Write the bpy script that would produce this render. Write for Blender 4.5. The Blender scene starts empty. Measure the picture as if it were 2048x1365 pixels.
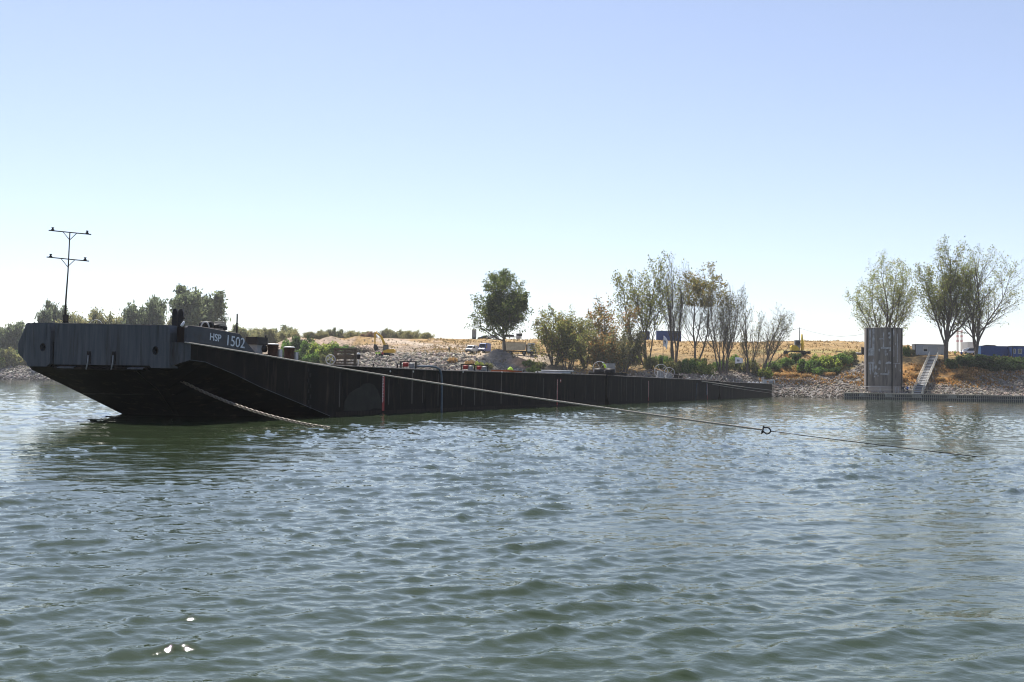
import bpy, bmesh, math, random
import numpy as np
from mathutils import Vector, Matrix, Euler
R = math.radians
sc = bpy.context.scene
C = sc.collection

# ------------------------------------------------------------------ camera, sky, sun, exposure
FPX, CAM_H = 2100.0, 2.29
PITCH, ROLL = math.atan(84.3 / 2100), R(1.0)
cd = bpy.data.cameras.new('camera'); cam = bpy.data.objects.new('camera', cd); C.objects.link(cam)
cd.sensor_width = 36; cd.sensor_fit = 'HORIZONTAL'; cd.lens = FPX / 2048 * 36
cd.clip_start = 0.1; cd.clip_end = 12000
cam.matrix_world = Matrix.Translation((0, 0, CAM_H)) @ Matrix.Rotation(R(90) + PITCH, 4, 'X') @ Matrix.Rotation(ROLL, 4, 'Z')
sc.camera = cam
SUN_AZ, SUN_EL = R(-16), R(56)          # azimuth from +Y towards +X
w = bpy.data.worlds.new('World'); sc.world = w; w.use_nodes = True
nt = w.node_tree; nt.nodes.clear()
sky = nt.nodes.new('ShaderNodeTexSky'); sky.sky_type = 'NISHITA'; sky.sun_disc = False
sky.sun_elevation = SUN_EL; sky.sun_rotation = SUN_AZ
sky.altitude = 100; sky.air_density = 1.0; sky.dust_density = 0.2; sky.ozone_density = 3.0
bg = nt.nodes.new('ShaderNodeBackground'); bg.inputs['Strength'].default_value = 0.087
wo = nt.nodes.new('ShaderNodeOutputWorld')
wb = nt.nodes.new('ShaderNodeMix'); wb.data_type = 'RGBA'; wb.blend_type = 'MULTIPLY'; wb.inputs[0].default_value = 1; wb.inputs[7].default_value = (1.06, .98, .99, 1)   # white balance
hs_ = nt.nodes.new('ShaderNodeHueSaturation'); hs_.inputs['Saturation'].default_value = .84
nt.links.new(sky.outputs[0], hs_.inputs['Color']); nt.links.new(hs_.outputs[0], wb.inputs[6]); nt.links.new(wb.outputs[2], bg.inputs[0]); nt.links.new(bg.outputs[0], wo.inputs[0])
sl = bpy.data.lights.new('sun', 'SUN'); sl.energy = 4.6; sl.angle = R(0.53); sl.color = (1, 0.95, 0.87)
so = bpy.data.objects.new('sun', sl); C.objects.link(so)
sdir = Vector((math.sin(SUN_AZ) * math.cos(SUN_EL), math.cos(SUN_AZ) * math.cos(SUN_EL), math.sin(SUN_EL)))
so.rotation_euler = sdir.to_track_quat('Z', 'Y').to_euler(); so.location = (0, 0, 60)
sc.view_settings.view_transform = 'Standard'; sc.view_settings.look = 'None'
sc.view_settings.gamma = 1; sc.view_settings.exposure = 0.8
sc.cycles.use_denoising = True; sc.cycles.filter_width = 1.1
sc.cycles.max_bounces = 6; sc.cycles.diffuse_bounces = 2; sc.cycles.glossy_bounces = 3
sc.cycles.transparent_max_bounces = 4; sc.cycles.transmission_bounces = 2

# ------------------------------------------------------------------ measuring helpers
def HZ(px): return 766.8 + 0.01745 * (px - 1024)
def ray(px, py):
    x = (px - 1024) / FPX; y = -(py - 682.5) / FPX
    c, s = math.cos(ROLL), math.sin(ROLL); xl = c * x - s * y; yl = s * x + c * y
    cp, sp = math.cos(PITCH), math.sin(PITCH)
    return Vector((xl, cp - sp * yl, sp + cp * yl))
def at(px, py, Y):
    d = ray(px, py); return Vector((0, 0, CAM_H)) + d * (Y / d.y)
def pz(px, py, Y): return at(px, py, Y).z
BU = Vector((.36, .933)).normalized(); BN = Vector((-BU.y, BU.x)); P0 = Vector((-16.36, 52.5))
BANG = math.atan2(BU.y, BU.x)
def BW(s, t, z):
    p = P0 + BU * s + BN * t; return Vector((p.x, p.y, z))
def bst(px, py, t):
    """station and height on the barge plane t behind the near side"""
    d = ray(px, py); d2 = Vector((d.x, d.y)); k = (P0.dot(BN) + t) / d2.dot(BN)
    p = Vector((0, 0, CAM_H)) + d * k
    return (Vector((p.x, p.y)) - P0).dot(BU), p.z

# ------------------------------------------------------------------ mesh helpers
class MB:
    def __init__(s): s.v = []; s.f = []; s.sm = []
    def add(s, vs, fs, smooth=False):
        n = len(s.v); s.v += [tuple(v) for v in vs]; s.f += [tuple(i + n for i in f) for f in fs]; s.sm += [smooth] * len(fs); return s
    def box(s, x0, x1, y0, y1, z0, z1, M=None):
        vs = [Vector(p) for p in ((x0,y0,z0),(x1,y0,z0),(x1,y1,z0),(x0,y1,z0),(x0,y0,z1),(x1,y0,z1),(x1,y1,z1),(x0,y1,z1))]
        if M is not None: vs = [M @ v for v in vs]
        return s.add(vs, [(0,3,2,1),(4,5,6,7),(0,1,5,4),(1,2,6,5),(2,3,7,6),(3,0,4,7)])
    def bar(s, a, b, r, r2=None, n=6, cap=True):
        return s.tube([a, b], [r, r if r2 is None else r2], n, cap)
    def tube(s, pts, rad, n=6, cap=True, smooth=True):
        pts = [Vector(p) for p in pts]
        if not hasattr(rad, '__len__'): rad = [rad] * len(pts)
        vs = []; up = None
        for i, p in enumerate(pts):
            d = (pts[min(i+1, len(pts)-1)] - pts[max(i-1, 0)])
            d = d.normalized() if d.length > 1e-9 else Vector((0,0,1))
            if up is None: up = Vector((0,0,1)) if abs(d.z) < .9 else Vector((1,0,0))
            a = d.cross(up); a = a.normalized() if a.length > 1e-6 else d.orthogonal().normalized(); b = a.cross(d); up = b
            for k in range(n):
                t = 2 * math.pi * k / n; vs.append(p + a * (rad[i] * math.cos(t)) + b * (rad[i] * math.sin(t)))
        fs = [(i*n+k, (i+1)*n+k, (i+1)*n+(k+1) % n, i*n+(k+1) % n) for i in range(len(pts)-1) for k in range(n)]
        if cap: fs += [tuple(range(n)), tuple(range((len(pts)-1)*n, len(pts)*n))[::-1]]
        return s.add(vs, fs, smooth)
    def ring(s, c, ax, Rr, r, n=20, m=6):
        ax = Vector(ax).normalized(); a = ax.orthogonal().normalized(); b = ax.cross(a); c = Vector(c); vs = []
        for i in range(n):
            t = 2*math.pi*i/n; d = a*math.cos(t) + b*math.sin(t)
            for k in range(m):
                u = 2*math.pi*k/m; vs.append(c + d*(Rr + r*math.cos(u)) + ax*(r*math.sin(u)))
        return s.add(vs, [(i*m+k, ((i+1) % n)*m+k, ((i+1) % n)*m+(k+1) % m, i*m+(k+1) % m) for i in range(n) for k in range(m)], True)
    def lathe(s, prof, n=16, c=(0,0,0), M=None):
        vs = []; c = Vector(c)
        for r, z in prof:
            for k in range(n):
                v = Vector((r*math.cos(2*math.pi*k/n), r*math.sin(2*math.pi*k/n), z))
                if M is not None: v = M @ v
                vs.append(v + c)
        L = len(prof)
        fs = [(i*n+k, i*n+(k+1) % n, (i+1)*n+(k+1) % n, (i+1)*n+k) for i in range(L-1) for k in range(n)]
        fs += [tuple(range(n))[::-1], tuple(range((L-1)*n, L*n))]
        return s.add(vs, fs, False)
    def prism(s, poly, y0, y1, M=None, axis='y'):
        """poly of (x,z) extruded along y (or (x,y) along z)"""
        n = len(poly)
        mk = (lambda p, e: Vector((p[0], e, p[1]))) if axis == 'y' else ((lambda p, e: Vector((p[0], p[1], e))) if axis == 'z' else (lambda p, e: Vector((e, p[0], p[1]))))
        vs = [mk(p, y0) for p in poly] + [mk(p, y1) for p in poly]
        if M is not None: vs = [M @ v for v in vs]
        fs = [tuple(range(n)), tuple(range(n, 2*n))[::-1]] + [(i, i+n, (i+1) % n + n, (i+1) % n) for i in range(n)]
        return s.add(vs, fs)
    def mesh(s, name, mat):
        me = bpy.data.meshes.new(name); me.from_pydata(s.v, [], s.f); me.validate()
        bm = bmesh.new(); bm.from_mesh(me); bmesh.ops.recalc_face_normals(bm, faces=bm.faces); bm.to_mesh(me); bm.free()
        if len(me.polygons) == len(s.sm): me.polygons.foreach_set('use_smooth', s.sm)
        if mat: me.materials.append(mat)
        return me
    def build(s, name, mat, parent=None):
        return link(name, s.mesh(name, mat), parent)
def link(name, me, parent=None):
    o = bpy.data.objects.new(name, me); C.objects.link(o)
    if parent: o.parent = parent
    return o
def tag(o, label=None, cat=None, group=None, kind=None):
    if label: o['label'] = label
    if cat: o['category'] = cat
    if group: o['group'] = group
    if kind: o['kind'] = kind
    return o
def thing(name, label, cat, loc, rz=0, group=None, scale=None):
    o = bpy.data.objects.new(name, None); C.objects.link(o); o.empty_display_size = .3
    o.location = loc; o.rotation_euler = (0, 0, rz)
    if scale: o.scale = scale
    return tag(o, label, cat, group)
def copy_tree(o, parent=None):
    c = o.copy(); C.objects.link(c); c.parent = parent
    for ch in list(o.children): copy_tree(ch, c)
    return c
def npmesh(name, V, F, mat, col=None, smooth=False, dom='POINT'):
    me = bpy.data.meshes.new(name); k = F.shape[1]
    me.vertices.add(len(V)); me.vertices.foreach_set('co', V.astype(np.float32).ravel())
    me.loops.add(F.size); me.loops.foreach_set('vertex_index', F.astype(np.int32).ravel())
    me.polygons.add(len(F)); me.polygons.foreach_set('loop_start', np.arange(0, F.size, k, dtype=np.int32))
    me.update(calc_edges=True)
    if smooth: me.polygons.foreach_set('use_smooth', np.ones(len(F), dtype=bool))
    if col is not None:
        a = me.color_attributes.new('Col', 'FLOAT_COLOR', dom)
        if dom == 'CORNER': col = np.repeat(col, k, axis=0)
        a.data.foreach_set('color', np.concatenate([col, np.ones((len(col), 1))], 1).astype(np.float32).ravel())
    if mat: me.materials.append(mat)
    return me
def lattice_noise(x, y, seed=0):
    xi = np.floor(x).astype(np.int64); yi = np.floor(y).astype(np.int64); fx = x - xi; fy = y - yi
    fx = fx*fx*(3-2*fx); fy = fy*fy*(3-2*fy)
    def hsh(a, b):
        n = (a*374761393 + b*668265263 + seed*1442695041) & 0xffffffff
        n = ((n ^ (n >> 13))*1274126177) & 0xffffffff
        return ((n ^ (n >> 16)) & 0xffff) / 65535.0
    return (hsh(xi, yi)*(1-fx) + hsh(xi+1, yi)*fx)*(1-fy) + (hsh(xi, yi+1)*(1-fx) + hsh(xi+1, yi+1)*fx)*fy - .5
def fbm(x, y, seed=0, o=4):
    r = 0
    for i in range(o): r = r + lattice_noise(x*2**i, y*2**i, seed+i)*.5**i
    return r

# ------------------------------------------------------------------ materials
def mat(name, col, rough=.7, col2=None, scale=3., fac=(.35, .65), metal=0., bump=0., bscale=30., stretch=None, spec=.3, col3=None, scale3=12.):
    m = bpy.data.materials.new(name); m.use_nodes = True; t = m.node_tree; b = t.nodes['Principled BSDF']
    b.inputs['Roughness'].default_value = rough; b.inputs['Metallic'].default_value = metal
    b.inputs['Specular IOR Level'].default_value = spec
    b.inputs['Base Color'].default_value = (*col, 1)
    tc = t.nodes.new('ShaderNodeTexCoord'); src = tc.outputs['Object']
    if stretch:
        mp = t.nodes.new('ShaderNodeMapping'); mp.inputs['Scale'].default_value = stretch
        t.links.new(src, mp.inputs[0]); src = mp.outputs[0]
    def layer(c_in, c2, sc_, lo, hi):
        n = t.nodes.new('ShaderNodeTexNoise'); n.inputs['Scale'].default_value = sc_; n.inputs['Detail'].default_value = 5; n.inputs['Roughness'].default_value = .65
        t.links.new(src, n.inputs['Vector'])
        r = t.nodes.new('ShaderNodeMapRange'); r.inputs[1].default_value = lo; r.inputs[2].default_value = hi
        t.links.new(n.outputs[0], r.inputs[0])
        mx = t.nodes.new('ShaderNodeMix'); mx.data_type = 'RGBA'
        t.links.new(r.outputs[0], mx.inputs[0])
        if isinstance(c_in, tuple): mx.inputs[6].default_value = (*c_in, 1)
        else: t.links.new(c_in, mx.inputs[6])
        mx.inputs[7].default_value = (*c2, 1); return mx.outputs[2]
    if col2:
        o = layer(tuple(col), col2, scale, *fac)
        if col3: o = layer(o, col3, scale3, .55, .75)
        t.links.new(o, b.inputs['Base Color'])
    if bump:
        n = t.nodes.new('ShaderNodeTexNoise'); n.inputs['Scale'].default_value = bscale; n.inputs['Detail'].default_value = 4
        t.links.new(src, n.inputs['Vector'])
        bp = t.nodes.new('ShaderNodeBump'); bp.inputs['Strength'].default_value = bump; bp.inputs['Distance'].default_value = .05
        t.links.new(n.outputs[0], bp.inputs['Height']); t.links.new(bp.outputs[0], b.inputs['Normal'])
    return m
def attr_mat(name, rough=.9, trans=0., noise=None, objvar=0., bump=0., bscale=1.):
    """base colour from the mesh's own colour attribute"""
    m = bpy.data.materials.new(name); m.use_nodes = True; t = m.node_tree; b = t.nodes['Principled BSDF']
    b.inputs['Roughness'].default_value = rough; b.inputs['Specular IOR Level'].default_value = .15
    a = t.nodes.new('ShaderNodeVertexColor'); a.layer_name = 'Col'; o = a.outputs[0]
    if noise:
        tc = t.nodes.new('ShaderNodeTexCoord')
        n = t.nodes.new('ShaderNodeTexNoise'); n.inputs['Scale'].default_value = noise[0]; n.inputs['Detail'].default_value = 6; n.inputs['Roughness'].default_value = .7
        t.links.new(tc.outputs['Object'], n.inputs['Vector'])
        r = t.nodes.new('ShaderNodeMapRange'); r.inputs[1].default_value = .3; r.inputs[2].default_value = .7
        r.inputs[3].default_value = noise[1]; r.inputs[4].default_value = noise[2]
        t.links.new(n.outputs[0], r.inputs[0])
        v = t.nodes.new('ShaderNodeVectorMath'); v.operation = 'SCALE'
        t.links.new(o, v.inputs[0]); t.links.new(r.outputs[0], v.inputs['Scale']); o = v.outputs[0]
        if bump:
            bp = t.nodes.new('ShaderNodeBump'); bp.inputs['Strength'].default_value = bump; bp.inputs['Distance'].default_value = bscale
            t.links.new(n.outputs[0], bp.inputs['Height']); t.links.new(bp.outputs[0], b.inputs['Normal'])
    if objvar:
        oi = t.nodes.new('ShaderNodeObjectInfo')
        r = t.nodes.new('ShaderNodeMapRange'); r.inputs[3].default_value = 1-objvar; r.inputs[4].default_value = 1+objvar
        t.links.new(oi.outputs['Random'], r.inputs[0])
        v = t.nodes.new('ShaderNodeVectorMath'); v.operation = 'SCALE'
        t.links.new(o, v.inputs[0]); t.links.new(r.outputs[0], v.inputs['Scale']); o = v.outputs[0]
    t.links.new(o, b.inputs['Base Color'])
    if trans:
        tr = t.nodes.new('ShaderNodeBsdfTranslucent'); t.links.new(o, tr.inputs[0])
        mx = t.nodes.new('ShaderNodeMixShader'); mx.inputs[0].default_value = trans
        t.links.new(b.outputs[0], mx.inputs[1]); t.links.new(tr.outputs[0], mx.inputs[2])
        t.links.new(mx.outputs[0], t.nodes['Material Output'].inputs['Surface'])
    return m
M_LEAF = attr_mat('leaf', .6, .6, objvar=.15)
M_BARK = mat('bark', (.085, .07, .058), .95, (.15, .125, .105), 2.)
M_GROUND = attr_mat('ground_cover', .95, noise=(.9, .45, 1.5), bump=.9, bscale=.5)
M_STONE = attr_mat('stone', .9)
M_HULL = mat('hull_black_paint', (.008, .0068, .006), .75, (.018, .0145, .012), .8, (.35, .75), bump=.15, bscale=1.2, stretch=(1.1, 1, .16), col3=(.06, .044, .033), scale3=1.5, spec=.06)
M_HEAD = mat('grey_primer', (.046, .052, .062), .6, (.098, .105, .118), 1.6, (.35, .68), bump=.12, bscale=3., stretch=(1, 2.2, .18), col3=(.026, .016, .011), scale3=1.1)
M_BULW = mat('blue_grey_paint', (.034, .039, .052), .5, (.05, .055, .066), 1.5, bump=.06, bscale=3., col3=(.032, .022, .016), scale3=1.3)
M_DECK = mat('deck_plate', (.22, .19, .16), .8, (.10, .065, .045), .8, (.4, .65), col3=(.33, .31, .28), scale3=1.7)
M_EDGE = mat('worn_edge', (.30, .27, .24), .6, (.12, .085, .06), 2.5, (.4, .7))
M_WORN = mat('scuffed_steel', (.11, .115, .125), .7, (.05, .05, .055), 4.)
M_DKRUST = mat('dark_rust', (.022, .014, .010), .85, (.035, .02, .013), 4.)
M_DARK = mat('dark_steel', (.016, .016, .018), .6, (.035, .026, .02), 4.)
M_BLACK = mat('black_rubber', (.012, .012, .012), .8)
M_RUST = mat('rusted_steel', (.075, .034, .02), .85, (.035, .02, .015), 5., col3=(.14, .07, .04), scale3=9.)
M_WHITE = mat('white_paint', (.75, .75, .74), .5, (.6, .58, .54), 3.)
M_LETTER = mat('lettering_paint', (.66, .70, .76), .6, (.25, .28, .33), 7., (.5, .72))
M_GREY = mat('grey_paint', (.3, .31, .32), .55, (.22, .22, .22), 3.)
M_LGREY = mat('light_grey_paint', (.52, .53, .54), .55, (.42, .42, .42), 3.)
M_RED = mat('red_paint', (.36, .03, .03), .6, (.2, .03, .025), 4.)
M_ORANGE = mat('orange_primer', (.5, .13, .04), .6, (.3, .09, .04), 3.)
M_YEL = mat('machine_yellow', (.8, .46, .03), .5, (.62, .34, .03), 3.)
M_YEL2 = mat('bright_yellow', (.85, .62, .04), .45, (.7, .48, .04), 3.)
M_BLUE = mat('container_blue', (.02, .07, .26), .5, (.015, .05, .19), 2.)
M_LBLUE = mat('light_blue_paint', (.25, .45, .8), .5)
M_VBLUE = mat('car_blue', (.02, .07, .33), .3, spec=.5)
M_VWHITE = mat('car_white', (.78, .79, .8), .3, spec=.5)
M_SILVER = mat('car_silver', (.5, .51, .53), .3, metal=.3)
M_GLASS = mat('dark_glass', (.02, .025, .03), .08, spec=.6)
M_CREAM = mat('cream_tipper', (.66, .62, .52), .6, (.5, .45, .36), 2.)
M_WOOD = mat('pallet_wood', (.10, .075, .055), .9, (.2, .16, .12), 5., stretch=(.5, 3, 3))
M_ROPE = mat('hawser', (.42, .39, .34), .85, (.28, .25, .21), 14.)
M_WIRE = mat('steel_wire', (.02, .022, .024), .5, metal=.3)
M_CHAIN = mat('galvanised_chain', (.30, .27, .23), .55, (.17, .14, .11), 6., metal=.4)
M_HOSE = mat('blue_hose', (.07, .10, .14), .6, (.12, .15, .18), 4.)
M_CONC = mat('weathered_steel_grey', (.11, .096, .086), .9, (.27, .235, .20), 1.1, (.35, .65), bump=.2, bscale=2., stretch=(1, 1, .12), col3=(.03, .027, .026), scale3=1.6, spec=.1)
M_CONCL = mat('pale_concrete_and_sunlit', (.4, .35, .31), .85, (.3, .26, .23), .7, stretch=(1, 1, .3))
M_PATCH = mat('chalky_white_paint', (.46, .46, .47), .85, (.22, .215, .21), 1.3, (.4, .65))
M_PATCHD = mat('olive_repaint', (.034, .033, .028), .75, (.022, .021, .018), 1.2, spec=.1)
M_STREAK = mat('rust_water_streak', (.085, .074, .064), .75, (.035, .03, .026), 1.5, stretch=(4, 1, .4))
M_HIVIS = mat('hi_vis_yellow', (.5, .75, .08), .7)
M_NAVY = mat('navy_cloth', (.014, .018, .035), .9)
M_REDC = mat('red_cloth', (.45, .03, .03), .9)
M_PINK = mat('hazed_red', (.5, .2, .19), .8)  # chimney red, paled to put distance haze into the colour
M_SKIN = mat('skin', (.45, .27, .19), .6)
M_BCLOTH = mat('blue_cloth', (.05, .12, .4), .9)
M_HELM = mat('white_helmet', (.75, .75, .75), .4)
M_FLAG = mat('white_flag_cloth', (.75, .75, .78), .8)
M_CABIN = mat('cabin_grey', (.46, .48, .52), .6, (.38, .40, .43), 1.)
M_BROWN = mat('dark_brown_trim', (.05, .03, .025), .7)
M_WALK = mat('grey_walkway', (.33, .32, .28), .8, (.2, .19, .16), 1.5)
M_GANG = mat('cream_gangway', (.62, .59, .50), .6, (.45, .42, .36), 2.)
M_BRUSH = mat('dry_brush', (.09, .075, .065), .95)

# ------------------------------------------------------------------ terrain
# each column: picture column, then (depth, picture row) or (depth, ('z', height)) from the shoreline inland
_far = lambda z: [(900, ('z', z)), (5000, ('z', z))]
COLS = [
 (-900, [(560, ('z', 0)), (580, ('z', 5.6)), (610, ('z', 6.4))] + _far(6.5)),
 (0,    [(480, ('z', 0)), (499, ('z', 5.7)), (530, ('z', 6.4))] + _far(6.5)),
 (110,  [(468, ('z', 0)), (487, ('z', 5.7)), (515, ('z', 6.4))] + _far(6.5)),
 (300,  [(400, ('z', 0)), (418, ('z', 5.7)), (450, ('z', 7.5))] + _far(8)),
 (450,  [(350, ('z', 0)), (368, ('z', 6.5)), (410, ('z', 11)), (440, ('z', 14.2))] + _far(14.4)),
 (550,  [(315, ('z', 0)), (330, 735), (350, 712), (372, 700), (392, 690)] + _far(15.5)),
 (650,  [(275, ('z', 0)), (288, 740), (303, 715), (330, 700), (345, 688), (356, 678.5)] + _far(16.1)),
 (720,  [(248, ('z', 0)), (257, 741), (267, 714), (285, 709), (310, 703), (335, 690), (347, 677.5)] + _far(16.2)),
 (800,  [(246, ('z', 0)), (255, 741), (265, 714), (280, 710), (305, 704), (340, 688), (350, 679)] + _far(16.3)),
 (900,  [(250, ('z', 0)), (260, 741), (270, 715), (285, 709), (305, 703), (325, 697), (342, 684), (352, 678)] + _far(16.3)),
 (1000, [(254, ('z', 0)), (264, 741), (274, 716), (285, 711), (308, 704), (325, 697), (342, 685), (352, 678.5)] + _far(16.5)),
 (1075, [(256, ('z', 0)), (265, 742), (274, 728), (285, 714), (308, 706), (325, 698), (342, 686), (352, 680)] + _far(16.5)),
 (1200, [(259, ('z', 0)), (268, 748), (279, 736), (292, 722), (312, 706), (332, 691), (345, 681.5)] + _far(16.6)),
 (1350, [(264, ('z', 0)), (274, 757), (285, 742), (296, 727), (314, 707), (334, 690), (346, 683)] + _far(16.7)),
 (1480, [(269, ('z', 0)), (279, 765), (289, 747), (299, 727), (315, 706), (335, 688), (346, 684)] + _far(16.8)),
 (1560, [(269, ('z', 0)), (279, 775), (287, 757), (292, 744), (297, 727), (302, 710), (315, 702), (335, 688), (346, 684.3)] + _far(16.9)),
 (1650, [(262, ('z', 0)), (271, 776), (279, 758), (284, 746), (290, 730), (299, 710), (315, 702), (336, 688), (347, 684.6)] + _far(16.9)),
 (1730, [(255, ('z', 0)), (264, 780), (273, 757), (281, 740), (288, 722), (295, 711), (315, 703), (336, 688), (347, 685)] + _far(16.9)),
 (1810, [(250, ('z', 0)), (260, 782), (267, 757), (275, 735), (281, 716), (286, 711), (302, 709.5), (336, 697), (347, 691)] + _far(15.6)),
 (1900, [(247, ('z', 0)), (257, 783), (265, 765), (273, 745), (280, 725), (284, 712), (300, 710), (336, 706)] + _far(13.4)),
 (2048, [(243, ('z', 0)), (254, 785), (263, 762), (271, 748), (278, 734), (283, 715), (287, 710), (302, 709), (336, 706)] + _far(13.2)),
 (2900, [(225, ('z', 0)), (237, ('z', 3)), (256, ('z', 9)), (264, ('z', 11)), (290, ('z', 11.5)), (336, ('z', 13))] + _far(13.2)),
]
_cp, _cs, _cd, _cz = [], [], [], []
for px, prof in COLS:
    Y0 = prof[0][0]; _cp.append(px); _cs.append(Y0)
    d = [-40, -6] + [p[0]-Y0 for p in prof]
    z = [-3.5, -1.2] + [(p[1][1] if isinstance(p[1], tuple) else pz(px, p[1], p[0])) for p in prof]
    _cd.append(np.array(d, float)); _cz.append(np.array(z, float))
_cp = np.array(_cp, float); _cs = np.array(_cs, float)
BUMPS = [(1001, 276, 4.2, 4.5, 1.3), (1012, 272, 4.0, 3.2, .9), (990, 274, 3, 3, .5), (1050, 267.5, 3.8, 2.4, 1.3), (1035, 268, 2.2, 2., 1.0),
         (585, 380, 9, 8, 2.6), (690, 350, 14, 6, .9), (645, 352, 7, 5, .8)]
def ter(X, Y):
    X = np.atleast_1d(np.asarray(X, float)); Y = np.atleast_1d(np.asarray(Y, float))
    px = np.clip(1024 + FPX*X/np.maximum(Y, 1), _cp[0], _cp[-1])
    d = Y - np.interp(px, _cp, _cs)
    zz = np.stack([np.interp(d, a, b) for a, b in zip(_cd, _cz)], 0)
    i = np.clip(np.searchsorted(_cp, px, side='right')-1, 0, len(_cp)-2)
    t = (px - _cp[i])/(_cp[i+1]-_cp[i]); t = t*t*(3-2*t)
    ar = np.arange(len(px)); z = zz[i, ar]*(1-t) + zz[i+1, ar]*t
    for bx, by, rx, ry, hh in BUMPS:
        cx = (bx-1024)/FPX*by
        z = z + hh*np.exp(-(((X-cx)/rx)**2 + ((Y-by)/ry)**2))
    amp = np.clip((d+4)/12, 0, 1)*np.where(d > 95, .35, 1)
    z = z + amp*(fbm(X/9, Y/9, 3)*.9 + fbm(X/2.2, Y/2.2, 9, 3)*.35)
    return z, d, px
def gz(X, Y): return float(ter(X, Y)[0][0])
def gnd(px, Y, dz=0.):
    X = (px-1024)/FPX*Y; return Vector((X, Y, gz(X, Y)+dz))
def gpx(px, py, Y):
    X = at(px, py, Y).x; return Vector((X, Y, gz(X, Y)))

pxs = np.concatenate([np.linspace(-900, -100, 60), np.linspace(-90, 2150, 520), np.linspace(2165, 2900, 50)])
ds = np.concatenate([np.linspace(-40, -6, 8), np.arange(-5, 105, .8), 105*np.exp(np.linspace(.02, math.log(45), 34))])
PX, D = np.meshgrid(pxs, ds, indexing='ij')
YY = D + np.interp(PX, _cp, _cs); XX = (PX-1024)/FPX*YY
Z, d_, px_ = ter(XX.ravel(), YY.ravel())
X_, Y_ = XX.ravel(), YY.ravel()
n1 = fbm(X_/6, Y_/6, 21); n2 = fbm(X_/1.6, Y_/1.6, 33, 3); n3 = fbm(X_/20, Y_/14, 55)
py_ = np.array(HZ(px_)) - (Z-CAM_H)/Y_*FPX
def c(*a): return np.array(a, float)
STONEC, STRAW, ORG, DIRT, ROAD, GREEN, DARKS = c(.19,.175,.165), c(.36,.235,.10), c(.40,.20,.055), c(.33,.26,.19), c(.47,.38,.29), c(.10,.12,.035), c(.10,.09,.08)
col = np.tile(STRAW, (len(X_), 1))
def blend(mask, cc):
    global col
    m = np.clip(mask, 0, 1)[:, None]; col = col*(1-m) + cc*m
def band(v, lo, hi, s): return np.clip((v-lo)/s+.5, 0, 1)*np.clip((hi-v)/s+.5, 0, 1)
blend(np.clip(n1*3+.1, 0, .7), c(.42,.29,.14))
blend(np.clip(n2*3-.25, 0, .75), c(.2,.14,.07))
blend(band(px_, 1480, 1740, 60)*band(py_, 700, 706, 5)*.8, c(.30,.27,.10))
blend(band(px_, -2000, 960, 80)*band(d_, -50, 86, 8), DIRT)
blend(band(px_, 560, 960, 60)*band(d_, 20, 84, 6)*np.clip(n2*4+.2, 0, .8), c(.25,.19,.14))
blend(band(px_, 560, 900, 60)*band(py_, 660, 700, 8)*np.clip(n1*3, 0, .8), c(.42,.31,.23))
blend(band(px_, 960, 1120, 40)*band(d_, 8, 50, 6), c(.30,.25,.2))
# dirt road climbing the embankment, bench where the vehicles stand
rd = np.interp(px_, [755, 800, 850, 900, 940, 1000], [680.5, 684, 690, 696.5, 702, 708])
blend(band(px_, 750, 1000, 20)*np.clip(1.6-np.abs(py_-rd)/3.2, 0, 1), ROAD)
blend(band(px_, 700, 1090, 30)*band(d_, 16, 38, 5)*.85, ROAD*.92)
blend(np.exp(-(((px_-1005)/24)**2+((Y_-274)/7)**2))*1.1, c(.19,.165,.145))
blend(np.exp(-(((px_-1050)/26)**2+((Y_-267)/4)**2))*1.3, c(.46,.28,.17))
# riprap foot of the bank and the rough slope above it
ztop = np.interp(px_, [-900, 300, 550, 650, 720, 920, 1000, 1075, 1200, 1350, 1480, 1560, 1650, 1700, 1740, 1810, 1900, 1980, 2048, 2900],
                      [5.6, 5.6, 7, 9, 9.3, 9.3, 8, 5.5, 5.4, 6., 6.2, 5.6, 6., 8., 10, 4., 4.4, 6.4, 8.2, 8])
blend(band(px_, 1120, 2900, 60)*band(d_, -50, 36, 6)*np.clip(.55+n1*2, 0, 1), c(.21,.135,.065))
blend(band(px_, 1520, 1760, 50)*band(Z, 4.5, 8.2, 2)*np.clip(.8+n2*3, 0, 1), ORG)
blend(band(px_, 1790, 1990, 40)*band(Z, 3.5, 9.0, 2)*np.clip(.85+n2*2, 0, 1), ORG)
blend(band(px_, 1540, 1720, 40)*band(Z, 7.6, 10.4, 1.5)*.8, GREEN)
blend(band(px_, 1900, 2900, 40)*band(Z, 8.4, 11.2, 1.2)*.8, GREEN*.8)
blend(band(px_, 1100, 1540, 40)*band(d_, 8, 50, 8)*np.clip(.2+n1*3, 0, .8), c(.13,.10,.045))
blend(np.clip((ztop + n1*1.6 - Z)/.8, 0, 1), STONEC)
blend(np.clip((.35-Z)/.4, 0, 1), c(.10,.095,.085))
blend(band(px_, 1960, 2900, 30)*band(Z, 5.5, 8.3, 1.2)*np.clip(.7+n1*2, 0, 1), c(.30,.26,.21))
blend(band(px_, -2000, 420, 80)*np.clip((Z-5)/1, 0, 1), GREEN)
nc, nr = PX.shape
idx = np.arange(nc*nr).reshape(nc, nr)
F = np.stack([idx[:-1, :-1], idx[1:, :-1], idx[1:, 1:], idx[:-1, 1:]], -1).reshape(-1, 4)
tag(link('ground', npmesh('ground', np.stack([X_, Y_, Z], 1), F, M_GROUND, col, True)), 'river bank and earth embankment of dry straw grass, dirt and stones', None, None, 'structure')

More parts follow.
